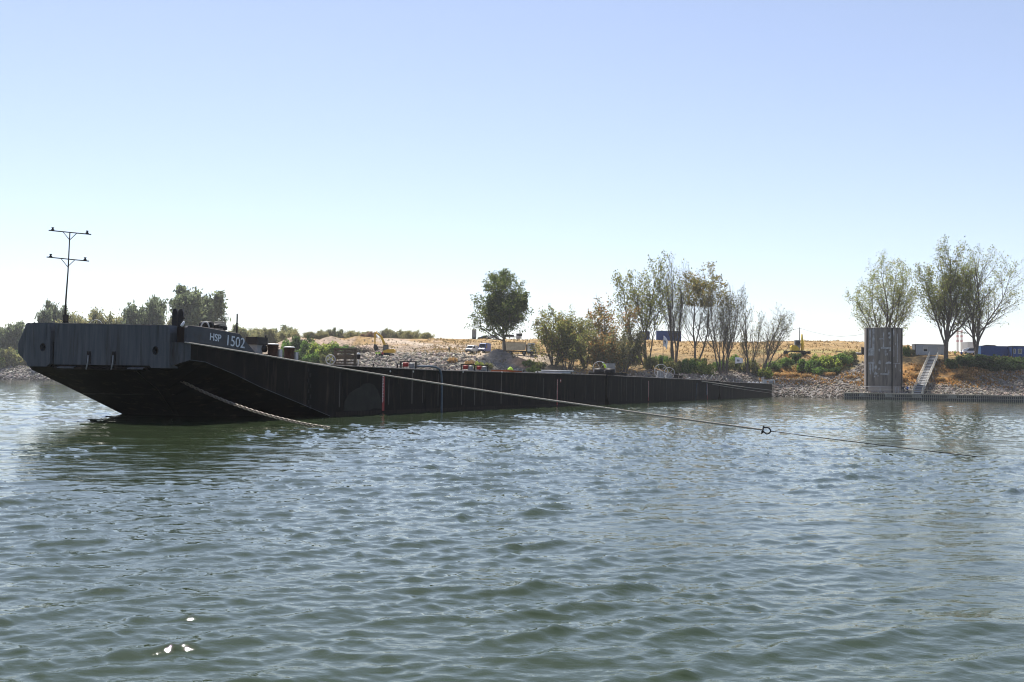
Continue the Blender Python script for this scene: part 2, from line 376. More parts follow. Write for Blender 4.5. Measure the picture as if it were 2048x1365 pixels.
# ------------------------------------------------------------------ water
def wave_tile(L, n, lmin, lmax, seed, direction, spread, power):
    rng = np.random.default_rng(seed)
    k = np.fft.fftfreq(n, L/n)*2*np.pi; kx, ky = np.meshgrid(k, k, indexing='ij'); kk = np.hypot(kx, ky)
    th = np.arctan2(ky, kx)
    ang = np.abs(np.cos(th-direction))**spread
    ok = (kk > 2*np.pi/lmax)*(kk < 2*np.pi/lmin)
    A = np.where(ok, np.maximum(kk, 1e-6)**(-power), 0)*(ang+.05)
    hgt = np.real(np.fft.ifft2(A*np.exp(2j*np.pi*rng.random((n, n)))*rng.normal(1, .3, (n, n))))
    hgt /= hgt.std()
    # sharpen crests a little
    hgt = hgt + .18*(hgt**2-1); return hgt/hgt.std()
def sample(tile, L, X, Y):
    n = tile.shape[0]; u = (X/L*n) % n; v = (Y/L*n) % n
    i = np.floor(u).astype(int); j = np.floor(v).astype(int); a = u-i; b = v-j; i %= n; j %= n; i2 = (i+1) % n; j2 = (j+1) % n
    return (tile[i, j]*(1-a)+tile[i2, j]*a)*(1-b) + (tile[i, j2]*(1-a)+tile[i2, j2]*a)*b
TA = wave_tile(46, 768, .8, 5, 1, R(80), 3, 2.0)
TB = wave_tile(33, 1024, .24, 1.3, 2, R(104), 3., 1.7)
TC = wave_tile(9.7, 768, .08, .45, 3, R(125), 1.6, 1.6)
az = np.concatenate([np.linspace(-180, -36, 40)[:-1], np.linspace(-36, 36, 640), np.linspace(36, 180, 40)[1:-1]])
rr = np.concatenate([[.05], np.linspace(1.2, 5.6, 12), 6*np.exp(np.linspace(0, math.log(380/6), 720)), 380*np.exp(np.linspace(.05, math.log(14), 16))])
AZ, RR = np.meshgrid(R(1)*az, rr, indexing='ij')
WX, WY = (RR*np.sin(AZ)).ravel(), (RR*np.cos(AZ)).ravel(); rad = RR.ravel()
patch = np.clip(1 + 2.0*fbm(WX/9, WY/15, 71, 3), .45, 1.75)
hw = .0112*sample(TA, 46, WX, WY)*np.clip(1.2-rad/700, .3, 1) + .0112*patch*sample(TB, 33, WX*.94+WY*.34, WY*.94-WX*.34)*np.clip(1.15-rad/260, .15, 1) \
   + .0050*patch*sample(TC, 9.7, WX*.8-WY*.6, WY*.8+WX*.6)*np.clip(1.2-rad/60, 0, 1)
_t = (WX-P0.x)*BN.x + (WY-P0.y)*BN.y; _s = (WX-P0.x)*BU.x + (WY-P0.y)*BU.y
_hb = np.clip(1-np.abs(_t+.9)/1.6, 0, 1)*np.clip((_s-13)/4, 0, 1)*np.clip((232-_s)/3, 0, 1)
hw += _hb*(.035*sample(TB, 33, WX*1.7, WY*1.7) + .018*sample(TC, 9.7, WX, WY))
hw *= np.where(rad > 380, .25, 1)
na, nrr = AZ.shape; idx = np.arange(na*nrr).reshape(na, nrr); nxt = np.roll(idx, -1, 0)
F = np.stack([idx[:, :-1], nxt[:, :-1], nxt[:, 1:], idx[:, 1:]], -1).reshape(-1, 4)[:, ::-1]
m = bpy.data.materials.new('river_water'); m.use_nodes = True; t = m.node_tree; b = t.nodes['Principled BSDF']
b.inputs['Base Color'].default_value = (.032, .046, .023, 1); b.inputs['Roughness'].default_value = .035
b.inputs['IOR'].default_value = 1.333; b.inputs['Specular IOR Level'].default_value = .5
geo = t.nodes.new('ShaderNodeNewGeometry')
hts = None
for scl, amp in ((.9, .035), (2.6, .014), (8., .0055), (20, .0026)):
    mp = t.nodes.new('ShaderNodeMapping'); mp.inputs['Scale'].default_value = (.62, 1.0, 1); mp.inputs['Rotation'].default_value = (0, 0, R(12))
    n = t.nodes.new('ShaderNodeTexNoise'); n.inputs['Scale'].default_value = scl; n.inputs['Detail'].default_value = 3; n.inputs['Roughness'].default_value = .55
    t.links.new(geo.outputs['Position'], mp.inputs[0]); t.links.new(mp.outputs[0], n.inputs['Vector'])
    mu = t.nodes.new('ShaderNodeMath'); mu.operation = 'MULTIPLY'; mu.inputs[1].default_value = amp; t.links.new(n.outputs[0], mu.inputs[0])
    if hts is None: hts = mu.outputs[0]
    else:
        ad = t.nodes.new('ShaderNodeMath'); ad.operation = 'ADD'; t.links.new(hts, ad.inputs[0]); t.links.new(mu.outputs[0], ad.inputs[1]); hts = ad.outputs[0]
bp = t.nodes.new('ShaderNodeBump'); bp.inputs['Strength'].default_value = 1; bp.inputs['Distance'].default_value = 1.0
t.links.new(hts, bp.inputs['Height']); t.links.new(bp.outputs[0], b.inputs['Normal'])
M_WATER = m
tag(link('river_water', npmesh('river_water', np.stack([WX, WY, hw], 1), F, M_WATER, None, True)), 'wide green river with small choppy waves', None, None, 'structure')

# ------------------------------------------------------------------ riprap stones
def icosphere():
    bm = bmesh.new(); bmesh.ops.create_icosphere(bm, subdivisions=1, radius=1)
    V = np.array([v.co[:] for v in bm.verts]); F = np.array([[v.index for v in f.verts] for f in bm.faces]); bm.free(); return V, F
ICO_V, ICO_F = icosphere()
def stones(name, label, px0, px1, n, smin, smax, seed, zlo=-.3, tint=(1, 1, 1), topf=None, dmax=45):
    rng = np.random.default_rng(seed)
    px = rng.uniform(px0, px1, n*4); d = rng.uniform(-1.5, dmax, n*4)
    Y = d + np.interp(px, _cp, _cs); X = (px-1024)/FPX*Y
    z, _, _ = ter(X, Y)
    top = np.interp(px, [-900, 300, 550, 650, 720, 920, 960, 1000, 1075, 1200, 1350, 1480, 1560, 1650, 1700, 1740, 1810, 1900, 1980, 2048, 2900],
                        [5.6, 5.6, 7, 9, 9.4, 9.4, 8, 6.5, 5., 5.4, 6., 6.2, 5.2, 5.2, 7.5, 10, 3.6, 4.0, 6.4, 8.4, 8]) if topf is None else topf
    keep = (z > zlo) & (z < top + rng.normal(0, .5, n*4)); X, Y, z = X[keep][:n], Y[keep][:n], z[keep][:n]; k = len(X)
    s = smin + (smax-smin)*rng.random(k)**2.2
    q = rng.normal(size=(k, 4)); q /= np.linalg.norm(q, axis=1)[:, None]; w_, x, y, zq = q.T
    Rm = np.stack([1-2*(y*y+zq*zq), 2*(x*y-zq*w_), 2*(x*zq+y*w_), 2*(x*y+zq*w_), 1-2*(x*x+zq*zq), 2*(y*zq-x*w_), 2*(x*zq-y*w_), 2*(y*zq+x*w_), 1-2*(x*x+y*y)], -1).reshape(k, 3, 3)
    base = ICO_V[None]*(1+rng.uniform(-.28, .28, (k, len(ICO_V), 1)))*(np.array([1, .75, .55])*rng.uniform(.8, 1.2, (k, 1, 3)))*s[:, None, None]*.62
    V = np.einsum('kij,kvj->kvi', Rm, base) + np.stack([X, Y, z+s*.1], -1)[:, None]
    F = (ICO_F[None] + (np.arange(k)*len(ICO_V))[:, None, None]).reshape(-1, 3)
    g = rng.uniform(.5, 1.35, (k, 1))**1.3
    cc = np.array([.235, .215, .195])*g*np.array(tint)*rng.uniform(.93, 1.07, (k, 3))
    cc = np.where((z < .55)[:, None], cc*.42, cc)
    me = npmesh(name, V.reshape(-1, 3), F, M_STONE, np.repeat(cc, len(ICO_V), 0))
    return tag(link(name, me), label, 'stones', None, 'stuff')
stones('riprap_stones', 'broken grey riprap stones along the far river bank', 1090, 2250, 15000, .22, .85, 5, -.3, (1.12, 1.02, .9))
stones('riprap_stones', 'pale limestone blocks dumped below the excavator', 600, 1090, 4600, .35, 1.2, 6, 2.2, (1.45, 1.38, 1.25))
stones('riprap_stones', 'grey stone revetment on the distant left bank', -300, 420, 4200, .6, 1.9, 7, -.3, (1.15, 1.12, 1.1), None, 26)
stones('rubble', 'scattered clods and rubble on the dug earth slope', 640, 930, 900, .2, .6, 8, 9., (1.3, 1.1, .9), 16., 100)

# ------------------------------------------------------------------ first barge
BL = 76.2
root = thing('deck_barge', 'long black deck barge with raked bow marked HSP 1502, nearest of the row', 'barge', (P0.x, P0.y, 0), BANG)
barge1 = root
ST = [0, .45, 1.6, 3, 4.4, 6, 8, 10, 12, 14, 16, 19, 24, 34, 44, 54, 64, BL]
def I(s, xs, ys): return float(np.interp(s, xs, ys))
def zdeck(s): return I(s, [0, 2, 6, 8.4, 12.8, 20, 30, 76], [4.05, 4.0, 3.68, 3.52, 3.24, 3.22, 3.2, 3.45])
def bfar(s): return I(s, [0, .45, 3, 8], [10.1, 10.7, 11.0, 11.3])
MBh = MB(); secs = []
for s in ST:
    tn = .75 if s == 0 else 0.; B = bfar(s)
    zc_ = I(s, [0, .45, 1.64, 4.2, 6.55, 10.67, 14.1, 16, 20], [2.9, 3.16, 3.09, 2.48, 1.82, .85, .03, -.5, -1.3])
    zb = I(s, [0, 8, 11, 15, 20], [2.72, .0, -.8, -1.3, -1.6]); td = I(s, [0, .45, 3, 8, 11, 15, 20], [1.0, 1.3, 3.4, 6.6, 6.8, 5, .4])
    zcf = I(s, [0, 1.6, 8, 12], [2.95, 2.75, .35, -.9]); te = I(s, [0, 3, 8], [.3, .55, .5])
    secs.append([(s, tn, zdeck(s)), (s, tn, zc_), (s, tn+td, zb), (s, B-te, zb), (s, B, zcf), (s, B, zdeck(s))])
vs = [p for q in secs for p in q]; fs = []
for i in range(len(secs)-1):
    for k in range(6): fs.append((i*6+k, (i+1)*6+k, (i+1)*6+(k+1) % 6, i*6+(k+1) % 6))
fs += [tuple(range(6)), tuple(range((len(secs)-1)*6, len(secs)*6))]
MBh.add(vs, fs); MBh.build('hull', M_HULL, root)
# deck skin sits 6 mm above the hull top
dk = MB(); dv = []
for s in ST[5:]: dv += [(s, .12, zdeck(s)+.006), (s, bfar(s)-.12, zdeck(s)+.006)]
dk.add(dv, [(2*i, 2*i+2, 2*i+3, 2*i+1) for i in range(len(dv)//2-1)]); dk.build('deck_plating', M_DECK, root)
# raised foredeck wedge and headlog
fd = MB(); n_ = 0
prof = [(.62, 4.05), (.62, 4.80), (1.15, 4.80), (2.4, 4.74), (4.3, 4.62), (5.9, 3.72), (5.9, 3.5), (.62, 3.5)]
fd.prism(prof, .10, 10.5); fd.build('foredeck', M_DECK, root)
bw = MB(); bw.prism([(.06, 4.03), (.06, 4.8), (.16, 4.88), (1.15, 4.88), (2.4, 4.81), (4.45, 4.68), (6.02, 3.68), (4, 3.86), (2, 4.0)], -.05, .098); bw.build('bulwark', M_BULW, root)
bwc = MB(); bwc.tube([(.2, .03, 4.89), (1.15, .03, 4.89), (2.4, .03, 4.82), (4.45, .03, 4.69), (6.0, .03, 3.71)], .028, 6); bwc.build('bulwark_cap', M_EDGE, root)
hp = MB()
hp.add([(-.06, 2.12, 2.86), (-.06, 8.35, 2.86), (-.06, 8.35, 5.02), (-.06, 2.12, 4.90), (.5, 2.12, 2.86), (.5, 8.35, 2.86), (.5, 8.35, 5.02), (.5, 2.12, 4.90)],
       [(0,1,2,3),(4,7,6,5),(0,4,5,1),(3,2,6,7),(1,5,6,2),(0,3,7,4)]); hp.build('headlog_plate', M_HEAD, root)
cap = MB(); cap.add([(-.08, 2.1, 4.905), (-.08, 8.37, 5.025), (.5, 8.37, 5.025), (.5, 2.1, 4.905), (-.08, 2.1, 4.945), (-.08, 8.37, 5.065), (.5, 8.37, 5.065), (.5, 2.1, 4.945)],
       [(0,3,2,1),(4,5,6,7),(0,1,5,4),(1,2,6,5),(2,3,7,6),(3,0,4,7)]); cap.build('headlog_cap', M_EDGE, root)
lg = MB(); lg.prism([(-.16, 2.62), (-.16, 2.72), (.4, 2.84), (.4, 2.6)], 2.3, 8.3); lg.build('rubbing_ledge', M_HULL, root)
for t0, t1 in ((2.4, 3.4), (6.9, 8.0)):
    a = MB(); a.prism([(-.175, 2.66), (-.175, 2.725), (-.02, 2.765), (-.02, 2.7)], t0, t1); a.build('worn_ledge_plate', M_WORN, root)
def plate_hole(t0, t1, z0, z1, tc, zc2, r, s0, s1, skew=0.):
    """block whose front carries a round fairlead hole"""
    m_ = MB(); n = 24; outer = []; inner = []
    for k in range(n):
        a = 2*math.pi*k/n; dx, dz = math.cos(a), math.sin(a)
        kx = ((t1-tc)/dx if dx > 1e-9 else ((t0-tc)/dx if dx < -1e-9 else 1e9)); kz = ((z1-zc2)/dz if dz > 1e-9 else ((z0-zc2)/dz if dz < -1e-9 else 1e9))
        q = min(kx, kz); outer.append((tc+dx*q, zc2+dz*q)); inner.append((tc+dx*r*.8, zc2+dz*r))
    sk = lambda t_, z_: s0 + skew*(z_-z0)
    vs = [(sk(*p), *p) for p in outer] + [(sk(*p), *p) for p in inner] + [(s1-.1, *p) for p in inner] + [(s1, *p) for p in outer]
    fs = []
    for k in range(n):
        k2 = (k+1) % n
        fs += [(k, k2, n+k2, n+k), (n+k, n+k2, 2*n+k2, 2*n+k), (k, 3*n+k, 3*n+k2, k2)]
    fs += [tuple(range(2*n, 3*n))]
    return m_.add(vs, fs)
w1 = plate_hole(.74, 2.02, 2.74, 4.90, 1.62, 3.62, .19, -.22, .45).build('wing_plate', M_HEAD, root); w1['label'] = 'near bow corner block with round fairlead hole'
w2 = plate_hole(8.47, 10.12, 2.74, 5.06, 8.97, 3.76, .19, -.22, .45).build('wing_plate', M_HEAD, root); w2['label'] = 'far bow corner block with round fairlead hole'
for tc, zc2, p in ((1.62, 3.62, w1), (8.97, 3.76, w2)):
    a = MB(); a.add([(.30, tc+.2*math.cos(k*math.pi/8), zc2+.23*math.sin(k*math.pi/8)) for k in range(16)], [tuple(range(16))]); a.build('fairlead_shade_disc', M_BLACK, p)  # black disc stands for the darkness inside the fairlead hole
    a = MB(); a.tube([(-.225, tc+.165*math.cos(k*math.pi/10), zc2+.205*math.sin(k*math.pi/10)) for k in range(21)], .022, 6); a.build('fairlead_rim', M_DARK, p)
for t0, t1, z0, z1, par in ((.95, 1.9, 4.05, 4.84, w1), (8.75, 9.85, 4.15, 4.98, w2)):
    a = MB(); a.box(-.235, -.222, t0, t1, z0, z1); a.build('doubler_plate', M_HEAD, par)
far = MB(); far.add([(-.15, 10.12, 2.95), (-.15, 10.12, 5.06), (-.08, 10.32, 5.02), (0, 10.92, 3.95), (.05, 10.95, 3.45), (.05, 10.6, 3.15),
                     (.6, 10.12, 2.95), (.6, 10.12, 5.06), (.6, 10.37, 5.02), (.6, 10.97, 3.95), (.6, 11, 3.45), (.6, 10.65, 3.15)],
                    [(0,1,2,3,4,5), (11,10,9,8,7,6)] + [(i, i+6, (i+1) % 6+6, (i+1) % 6) for i in range(6)])
far.build('corner_fender', M_HEAD, root)
nc_ = MB(); nc_.add([(-.1, .735, 2.86), (.45, -.02, 3.18), (.45, -.02, 4.03), (-.1, .735, 4.06), (.6, .735, 2.9), (.6, .1, 3.18), (.6, .1, 4.03), (.6, .735, 4.06)],
                    [(0,1,2,3),(4,7,6,5),(0,4,5,1),(3,2,6,7),(1,5,6,2),(0,3,7,4)]); nc_.build('corner_fender', M_HEAD, root)
nb = MB(); nb.add([(.3, .735, 4.06), (.2, .1, 4.03), (.2, .1, 4.8), (.3, .735, 4.84), (.9, .735, 4.06), (.9, .1, 4.03), (.9, .1, 4.8), (.9, .735, 4.84)],
                    [(0,1,2,3),(4,7,6,5),(0,4,5,1),(3,2,6,7),(1,5,6,2),(0,3,7,4)]); nb.build('corner_recess_plate', M_DKRUST, root)
for tt in (6.0, 4.37):
    a = MB(); a.box(-.1, -.062, tt-.12, tt-.07, 2.9, 3.5); a.box(-.1, -.062, tt+.07, tt+.12, 2.9, 3.5); a.box(-.1, -.062, tt-.12, tt+.12, 3.5, 3.56); a.build('ladder_bracket', M_DARK, root)
    a = MB(); a.box(-.085, -.063, tt-.069, tt+.069, 2.95, 3.499); a.build('slot_shade_plate', M_BLACK, root)  # black plate stands for the shade inside the slot
    a = MB(); a.tube([(-.12, tt, 3.36), (-.13, tt, 3.0), (-.2, tt+.03, 2.62)], .035, 6); a.build('hanging_rod', M_GREY, root)
# knuckle weld lines of the rake
for pts in ([(.5, 1.7, 2.60), (2.2, 2.9, 2.02), (3.6, 3.9, 1.55), (5.5, 5.2, .9)], [(.3, 3.2, 2.60), (.5, 3.3, 2.53), (3.2, 4.2, 1.62), (7.2, 6.4, .27)], [(4.2, 3.9, 1.34), (4.2, 10.3, 1.29)]):
    a = MB(); a.tube([(x-.02, y, z-.01) for x, y, z in pts], .022, 5); a.build('weld_seam', M_STREAK, root)
a = MB(); a.tube([(s, -.012, zdeck(s)-.02) for s in np.linspace(.3, BL, 40)], .04, 6); a.build('sheer_rail', M_EDGE, root)
a = MB(); a.tube([(.45, -.02, 3.17), (1.64, -.02, 3.1), (4.2, -.02, 2.49), (6.55, -.02, 1.83), (10.67, -.02, .86), (14.1, -.02, .04)], .022, 5); a.build('weld_seam', M_HEAD, root)
# letters
def text_mesh(body, size, name, mt, ext=.006, bold=.0, sx=1.):
    cu = bpy.data.curves.new(name, 'FONT'); cu.body = body; cu.size = size; cu.extrude = ext; cu.offset = bold; cu.align_x = 'LEFT'
    o = bpy.data.objects.new(name, cu); C.objects.link(o); bpy.context.view_layer.update()
    me = bpy.data.meshes.new_from_object(o.evaluated_get(bpy.context.evaluated_depsgraph_get())); bpy.data.objects.remove(o)
    me.materials.clear(); me.materials.append(mt)
    if sx != 1: me.transform(Matrix.Diagonal((sx, 1, 1, 1)))
    return me
def put_text(body, size, s, z, tilt, par, bold=.012, sx=.85, stencil=()):
    o = link('lettering', text_mesh(body, size, 'lettering', M_LETTER, .004, bold, sx), par)
    o.matrix_local = Matrix.Translation((s, -.058, z)) @ Matrix.Rotation(tilt, 4, 'Y') @ Matrix.Rotation(R(90), 4, 'X')
    o['label'] = 'pale painted letters ' + body
    return o
put_text('HSP', .52, *(lambda q: (q[0], q[1]))(bst(418.5, 680, -.05)), R(3.5), root, .008, 1.10)
put_text('1502', .78, *(lambda q: (q[0], q[1]))(bst(450, 690, -.05)), R(4.0), root, .004, 1.12)
# olive repaint patch, streaks, draught marks
outl = [(687, 822), (689, 803), (699, 787), (712, 778), (720, 775), (726, 768.5), (738, 766.5), (748, 770), (755, 781), (761, 796), (764, 818), (748, 817), (738, 821), (722, 822)]
pp = [bst(x, y, -.004) for x, y in outl]
a = MB(); a.prism([(s, z) for s, z in pp], -.010, -.002); a.build('repaint_patch', M_PATCHD, root)
random.seed(4)
def streak(px, y0, y1, wpx, par=None, off=0.):
    s, z1 = bst(px, y0, 0); _, z0 = bst(px, y1, 0); wd = wpx*(52.5+.93*s)/2100
    m_ = MB(); m_.prism([(s-off-wd*.35, z0), (s-off-wd*.55, z0+.4*(z1-z0)), (s-off-wd*.3, z1), (s-off+wd*.35, z1), (s-off+wd*.5, z0+.5*(z1-z0)), (s-off+wd*.42, z0)], -.006, -.001)
    return m_.build('rust_streak', M_STREAK, par or root)
for px, y0, y1, w_ in ((680, 745, 815, 4), (778, 757, 810, 5), (825, 741, 808, 6), (846, 752, 806, 3), (877, 748, 812, 4), (924, 746, 810, 5), (950, 747, 811, 4.5), (965, 746, 810, 4), (1003, 748, 808, 5), (1087, 757, 800, 3), (1172, 772, 800, 3), (1190, 755, 800, 2.5)):
    streak(px, y0, y1, w_)
M_FAINT = mat('faint_stain', (.045, .036, .029), .8, (.012, .010, .009), 2., stretch=(4, 1, .4), spec=.05)
rs_ = random.Random(31)
for k in range(46):
    sx_ = rs_.uniform(6.5, 75); zt_ = zdeck(sx_)-rs_.choice((.08, .12, .2, .9, 1.3)); zb_ = max(.15 if sx_ > 14.5 else 3.2-sx_*.2, zt_-rs_.uniform(.5, 2.6)); w_ = rs_.uniform(.05, .22)
    if zt_-zb_ < .3: continue
    m_ = MB(); m_.prism([(sx_-w_*.3, zb_), (sx_-w_*.6, zb_+.45*(zt_-zb_)), (sx_-w_*.35, zt_), (sx_+w_*.35, zt_), (sx_+w_*.5, zb_+.55*(zt_-zb_)), (sx_+w_*.15, zb_)], -.0045-.00004*k, -.001); m_.build('rust_streak', M_FAINT, root)
for sx_ in np.arange(9.5, 75, 6.1):
    m_ = MB(); m_.box(sx_-.018, sx_+.018, -.009, -.001, .1 if sx_ > 14 else 1.3, zdeck(sx_)-.07); m_.build('weld_seam', M_HULL, root)
m_ = MB(); m_.box(14.8, BL-.1, -.008, -.0005, -.3, .28); m_.build('waterline_band', M_FAINT, root)
for px in (780, 826, 925.5, 1003.5):
    s, z = bst(px, 741 + (px-780)*.01, 0); a = MB(); a.bar((s, -.05, z-.08), (s, .02, z-.08), .07, .07, 8); a.build('scupper', M_WHITE, root)
def draught(px, y0, y1, par, off=0., wm=.3):
    s, z1 = bst(px, y0, 0); _, z0 = bst(px, y1, 0); s -= off
    st_ = MB(); st_.box(s-wm/2, s+wm/2, -.012, -.002, z0, z1); o = st_.build('draught_strip', M_RED, par)
    tk = MB(); z = z1-.06; k = 0
    while z > z0+.55:
        wl = .17 if k % 2 == 0 else .10
        tk.box(s-wm/2-.02, s-wm/2-.02+wl, -.02, -.0125, z-.06, z); z -= .115; k += 1
    tk.build('draught_mark', M_WHITE, o)
draught(767.5, 751, 822, root, 0, .34); draught(1115, 759, 811, root, 0, .3)
s, z = bst(1121, 759, 0); a = MB(); a.box(s-.16, s+.16, -.02, -.004, z-.32, z+.04); o = a.build('red_sign', M_RED, root); a = MB(); a.box(s-.1, s+.1, -.026, -.021, z-.2, z-.1); a.build('sign_mark', M_WHITE, o)
for k, y in enumerate(np.linspace(740, 815, 8)):
    s, z = bst(616 + (4 if k % 2 else 0), y, 0); a = MB(); a.box(s-.09, s+.09, -.03, -.001, z-.12, z+.12); a.build('hull_step', M_BLACK, root)

# ------------------------------------------------------------------ second and third barge
def back_barge(s0, L, zd, label, seed, tw=0.):
    p = BW(s0, 0, 0); r_ = thing('deck_barge', label, 'barge', p, BANG+tw)
    B = 11.0; prof = [(0, zd), (0, 1.0), (2.2, -1.2), (L-2.2, -1.2), (L, 1.0), (L, zd)]
    m_ = MB(); m_.prism(prof, 0, B); m_.build('hull', M_HULL, r_)
    m_ = MB(); m_.box(.1, L-.1, .12, B-.12, zd-.1, zd+.006); m_.build('deck_plating', M_DECK, r_)
    m_ = MB(); m_.tube([(x, -.012, zd-.02) for x in np.linspace(.05, L-.05, 20)], .045, 6); m_.build('sheer_rail', M_EDGE, r_)
    return r_
barge2 = back_barge(77.0, 75.5, 3.42, 'middle black barge carrying hand wheels and a winch, behind the marked barge', 1)
barge3 = back_barge(153.2, 75.5, 3.25, 'farthest black barge, its end lying against the stone bank', 2)
rnd = random.Random(8)
for par, s0, pxs_ in ((barge2, 77., (1243, 1253, 1269, 1283, 1307, 1320, 1333, 1346, 1360, 1385, 1395)), (barge3, 153.2, (1452, 1465, 1490, 1520, 1540))):
    for px in pxs_: streak(px, 756 + (px-1240)*.045, 803 - (px-1240)*.03, rnd.uniform(1.4, 2.4), par, s0)
draught(1297, 762, 802, barge2, 77., .3); draught(1415, 768, 799, barge2, 77., .3)

# ------------------------------------------------------------------ deck gear of the first barge
def bt(name, label, cat, px, t, z=None, group=None, sc_=None):
    s, _ = bst(px, 720, t); z = (zdeck(s) + .006 if s < BL+.3 else (3.43 if s < 153 else 3.262)) if z is None else z
    return thing(name, label, cat, BW(s, t, z), BANG, group, sc_), s
FZ = 4.80
r_, s = bt('light_mast', 'thin black mast with two crossbars and four lamps, at the bow', 'mast', 129, 7.4, 4.72)
top = bst(133, 461, 7.4)[1]-4.72; low = bst(133, 516, 7.4)[1]-4.72
r_.location = BW(.35, 8.03, 4.80); cdir = Vector((.33, -.94, -.05)); XH = Vector((math.sin(0), 0, 0))
ex = Vector((math.cos(-BANG), math.sin(-BANG), 0))      # world x axis in barge coordinates
P = lambda x, z, y=0.: ex*x + Vector((-ex.y, ex.x, 0))*y + Vector((0, 0, z))
hm = 5.12
m_ = MB(); m_.tube([P(-.05, 0), P(-.03, 1.5), P(.03, 3), P(.06, hm)], [.05, .045, .035, .03], 7); m_.build('pole', M_DARK, r_)
for zc2, k in ((hm-.02, 1), (hm-1.45, 0)):
    x0 = .06 if k else .0
    m_ = MB(); m_.bar(P(x0-1.13, zc2+.10), P(x0+1.13, zc2-.08), .032, None, 6); cb = m_.build('crossbar', M_DARK, r_)
    for sg in (-1, 1):
        m_ = MB(); m_.bar(P(x0, zc2-.40), P(x0+sg*.36, zc2-.03*sg-.01), .02, None, 5); m_.build('brace', M_DARK, r_)
        m_ = MB(); m_.lathe([(.05, 0), (.085, .01), (.085, .05), (.045, .07), (.045, .11), (.07, .13), (.07, .16), (.0, .165)], 10, P(x0+sg*.92, zc2-.073*sg+.03)); m_.build('lamp', M_DARK, r_)
m_ = MB(); m_.box(-.1, .1, -.1, .12, .35, .72); m_.build('control_box', M_DARK, r_)
for a_, b_ in ((P(-.05, .62), P(-.16, 0, -.1)), (P(-.14, .6), P(.1, 0, .2)), (P(.02, .42), P(.4, 0, 0))):
    m_ = MB(); m_.bar(a_, b_, .045, .04, 6); m_.build('strut', M_DARK, r_)
m_ = MB(); m_.tube([P(-.02, .6), P(.1, .82), P(.22, .75), P(.24, .55), P(.1, .45)], .012, 5); m_.build('cable', M_BLACK, r_)
r_ = thing('cable_hoop', 'thin white cable hoop standing on the foredeck by the mast', 'cable', BW(1.0, 6.6, FZ-.02), BANG)
m_ = MB(); m_.tube([P(-.42+.42*(1-math.cos(a)), .5*math.sin(a)) for a in np.linspace(0, math.pi*.8, 12)], .013, 5); m_.build('hoop', M_WHITE, r_)
m_ = MB(); m_.bar(P(-.02, 0), P(-.02, .42), .02, None, 6); m_.build('post', M_DARK, r_)
r_ = thing('hatch_cover', 'low white hatch cover on the foredeck edge', 'hatch', BW(.7, 5.7, FZ-.02), BANG)
m_ = MB(); m_.prism([(-.45, 0), (-.35, .22), (.35, .24), (.5, .12), (.5, 0)], -.35, .35, Matrix.Rotation(-BANG, 4, 'Z')); m_.build('cover', M_WHITE, r_)
for x in (-.05, .08): m_ = MB(); m_.bar(P(x, .22, -.2), P(x+.03, .32, -.2), .035, None, 6); m_.build('hinge', M_BLACK, r_)
# twin black bitt
r_ = thing('mooring_bitt', 'tall black twin-post bitt behind the bow corner', 'bitt', BW(.75, 1.05, FZ), BANG)
for x in (-.16, .14):
    m_ = MB(); m_.prism([(x-.13, 0), (x-.12, .82), (x-.06, .98), (x+.07, .98), (x+.12, .84), (x+.15, 0)], -.1, .12, Matrix.Rotation(-BANG, 4, 'Z')); m_.build('post', M_DARK, r_)
m_ = MB(); m_.bar(P(.2, .52), P(.34, .52), .05, .035, 8); m_.build('pin', M_DARK, r_)
m_ = MB(); m_.lathe([(.3, 0), (.3, .05), (.0, .06)], 12); m_.build('base_plate', M_DARK, r_)
r_ = thing('cloth_scrap', 'small white rag caught at the front of the bulwark', 'rag', BW(.15, .25, 4.86), BANG)
m_ = MB(); m_.tube([P(-.1, 0), P(-.04, .08), P(.02, .2), P(.03, .27)], [.07, .08, .06, .02], 6); m_.build('rag', M_FLAG, r_)
# bow winch bits, rope coil, pole, engine, bollards
r_ = thing('anchor_winch', 'dark anchor winch with pale guard hoop on the foredeck', 'winch', BW(2.5, .5, 4.86), BANG)
m_ = MB(); m_.bar((-.1, -.3, .2), (-.1, .4, .2), .18, None, 12); m_.build('drum', M_DARK, r_)
m_ = MB(); m_.bar((.5, -.3, .14), (.5, .4, .14), .13, None, 10); m_.build('gear_case', M_DARK, r_)
m_ = MB(); m_.tube([P(-.3+.22*(1-math.cos(a)), .34*math.sin(a), -.35) for a in np.linspace(0, math.pi, 10)], .04, 6); m_.build('guard_hoop', M_LGREY, r_)
m_ = MB(); m_.box(-.5, .9, -.35, .45, -.04, .05); m_.build('base_plate', M_EDGE, r_)
r_ = thing('rope_coil', 'pile of pale rope coiled on a low drum on the foredeck', 'rope', BW(3.45, .5, 4.82), BANG)
m_ = MB(); m_.lathe([(.28, 0), (.4, .04), (.4, .2), (.33, .24), (.0, .25)], 16); m_.build('drum', M_DARK, r_)
for k in range(4): m_ = MB(); m_.ring((.02*k, .01*k, .24+.062*k), (.06*(k % 2), .05, 1), .33-.02*k, .036, 20, 6); m_.build('rope_turn', M_ROPE, r_)
r_ = thing('thin_post', 'slim black post standing at the aft end of the bulwark', 'post', BW(4.75, .35, 4.3), BANG)
m_ = MB(); m_.bar((0, 0, -.1), (0, 0, 1.5), .045, .04, 8); m_.build('post', M_DARK, r_); m_ = MB(); m_.lathe([(.06, .93), (.06, 1.0)], 8); m_.build('collar', M_DARK, r_)
r_, s = bt('diesel_engine', 'black diesel engine unit just behind the bulwark', 'engine', 512, 1.5)
m_ = MB(); m_.box(-.5, .55, -.4, .4, .72, 1.15); m_.build('engine_block', M_DARK, r_)
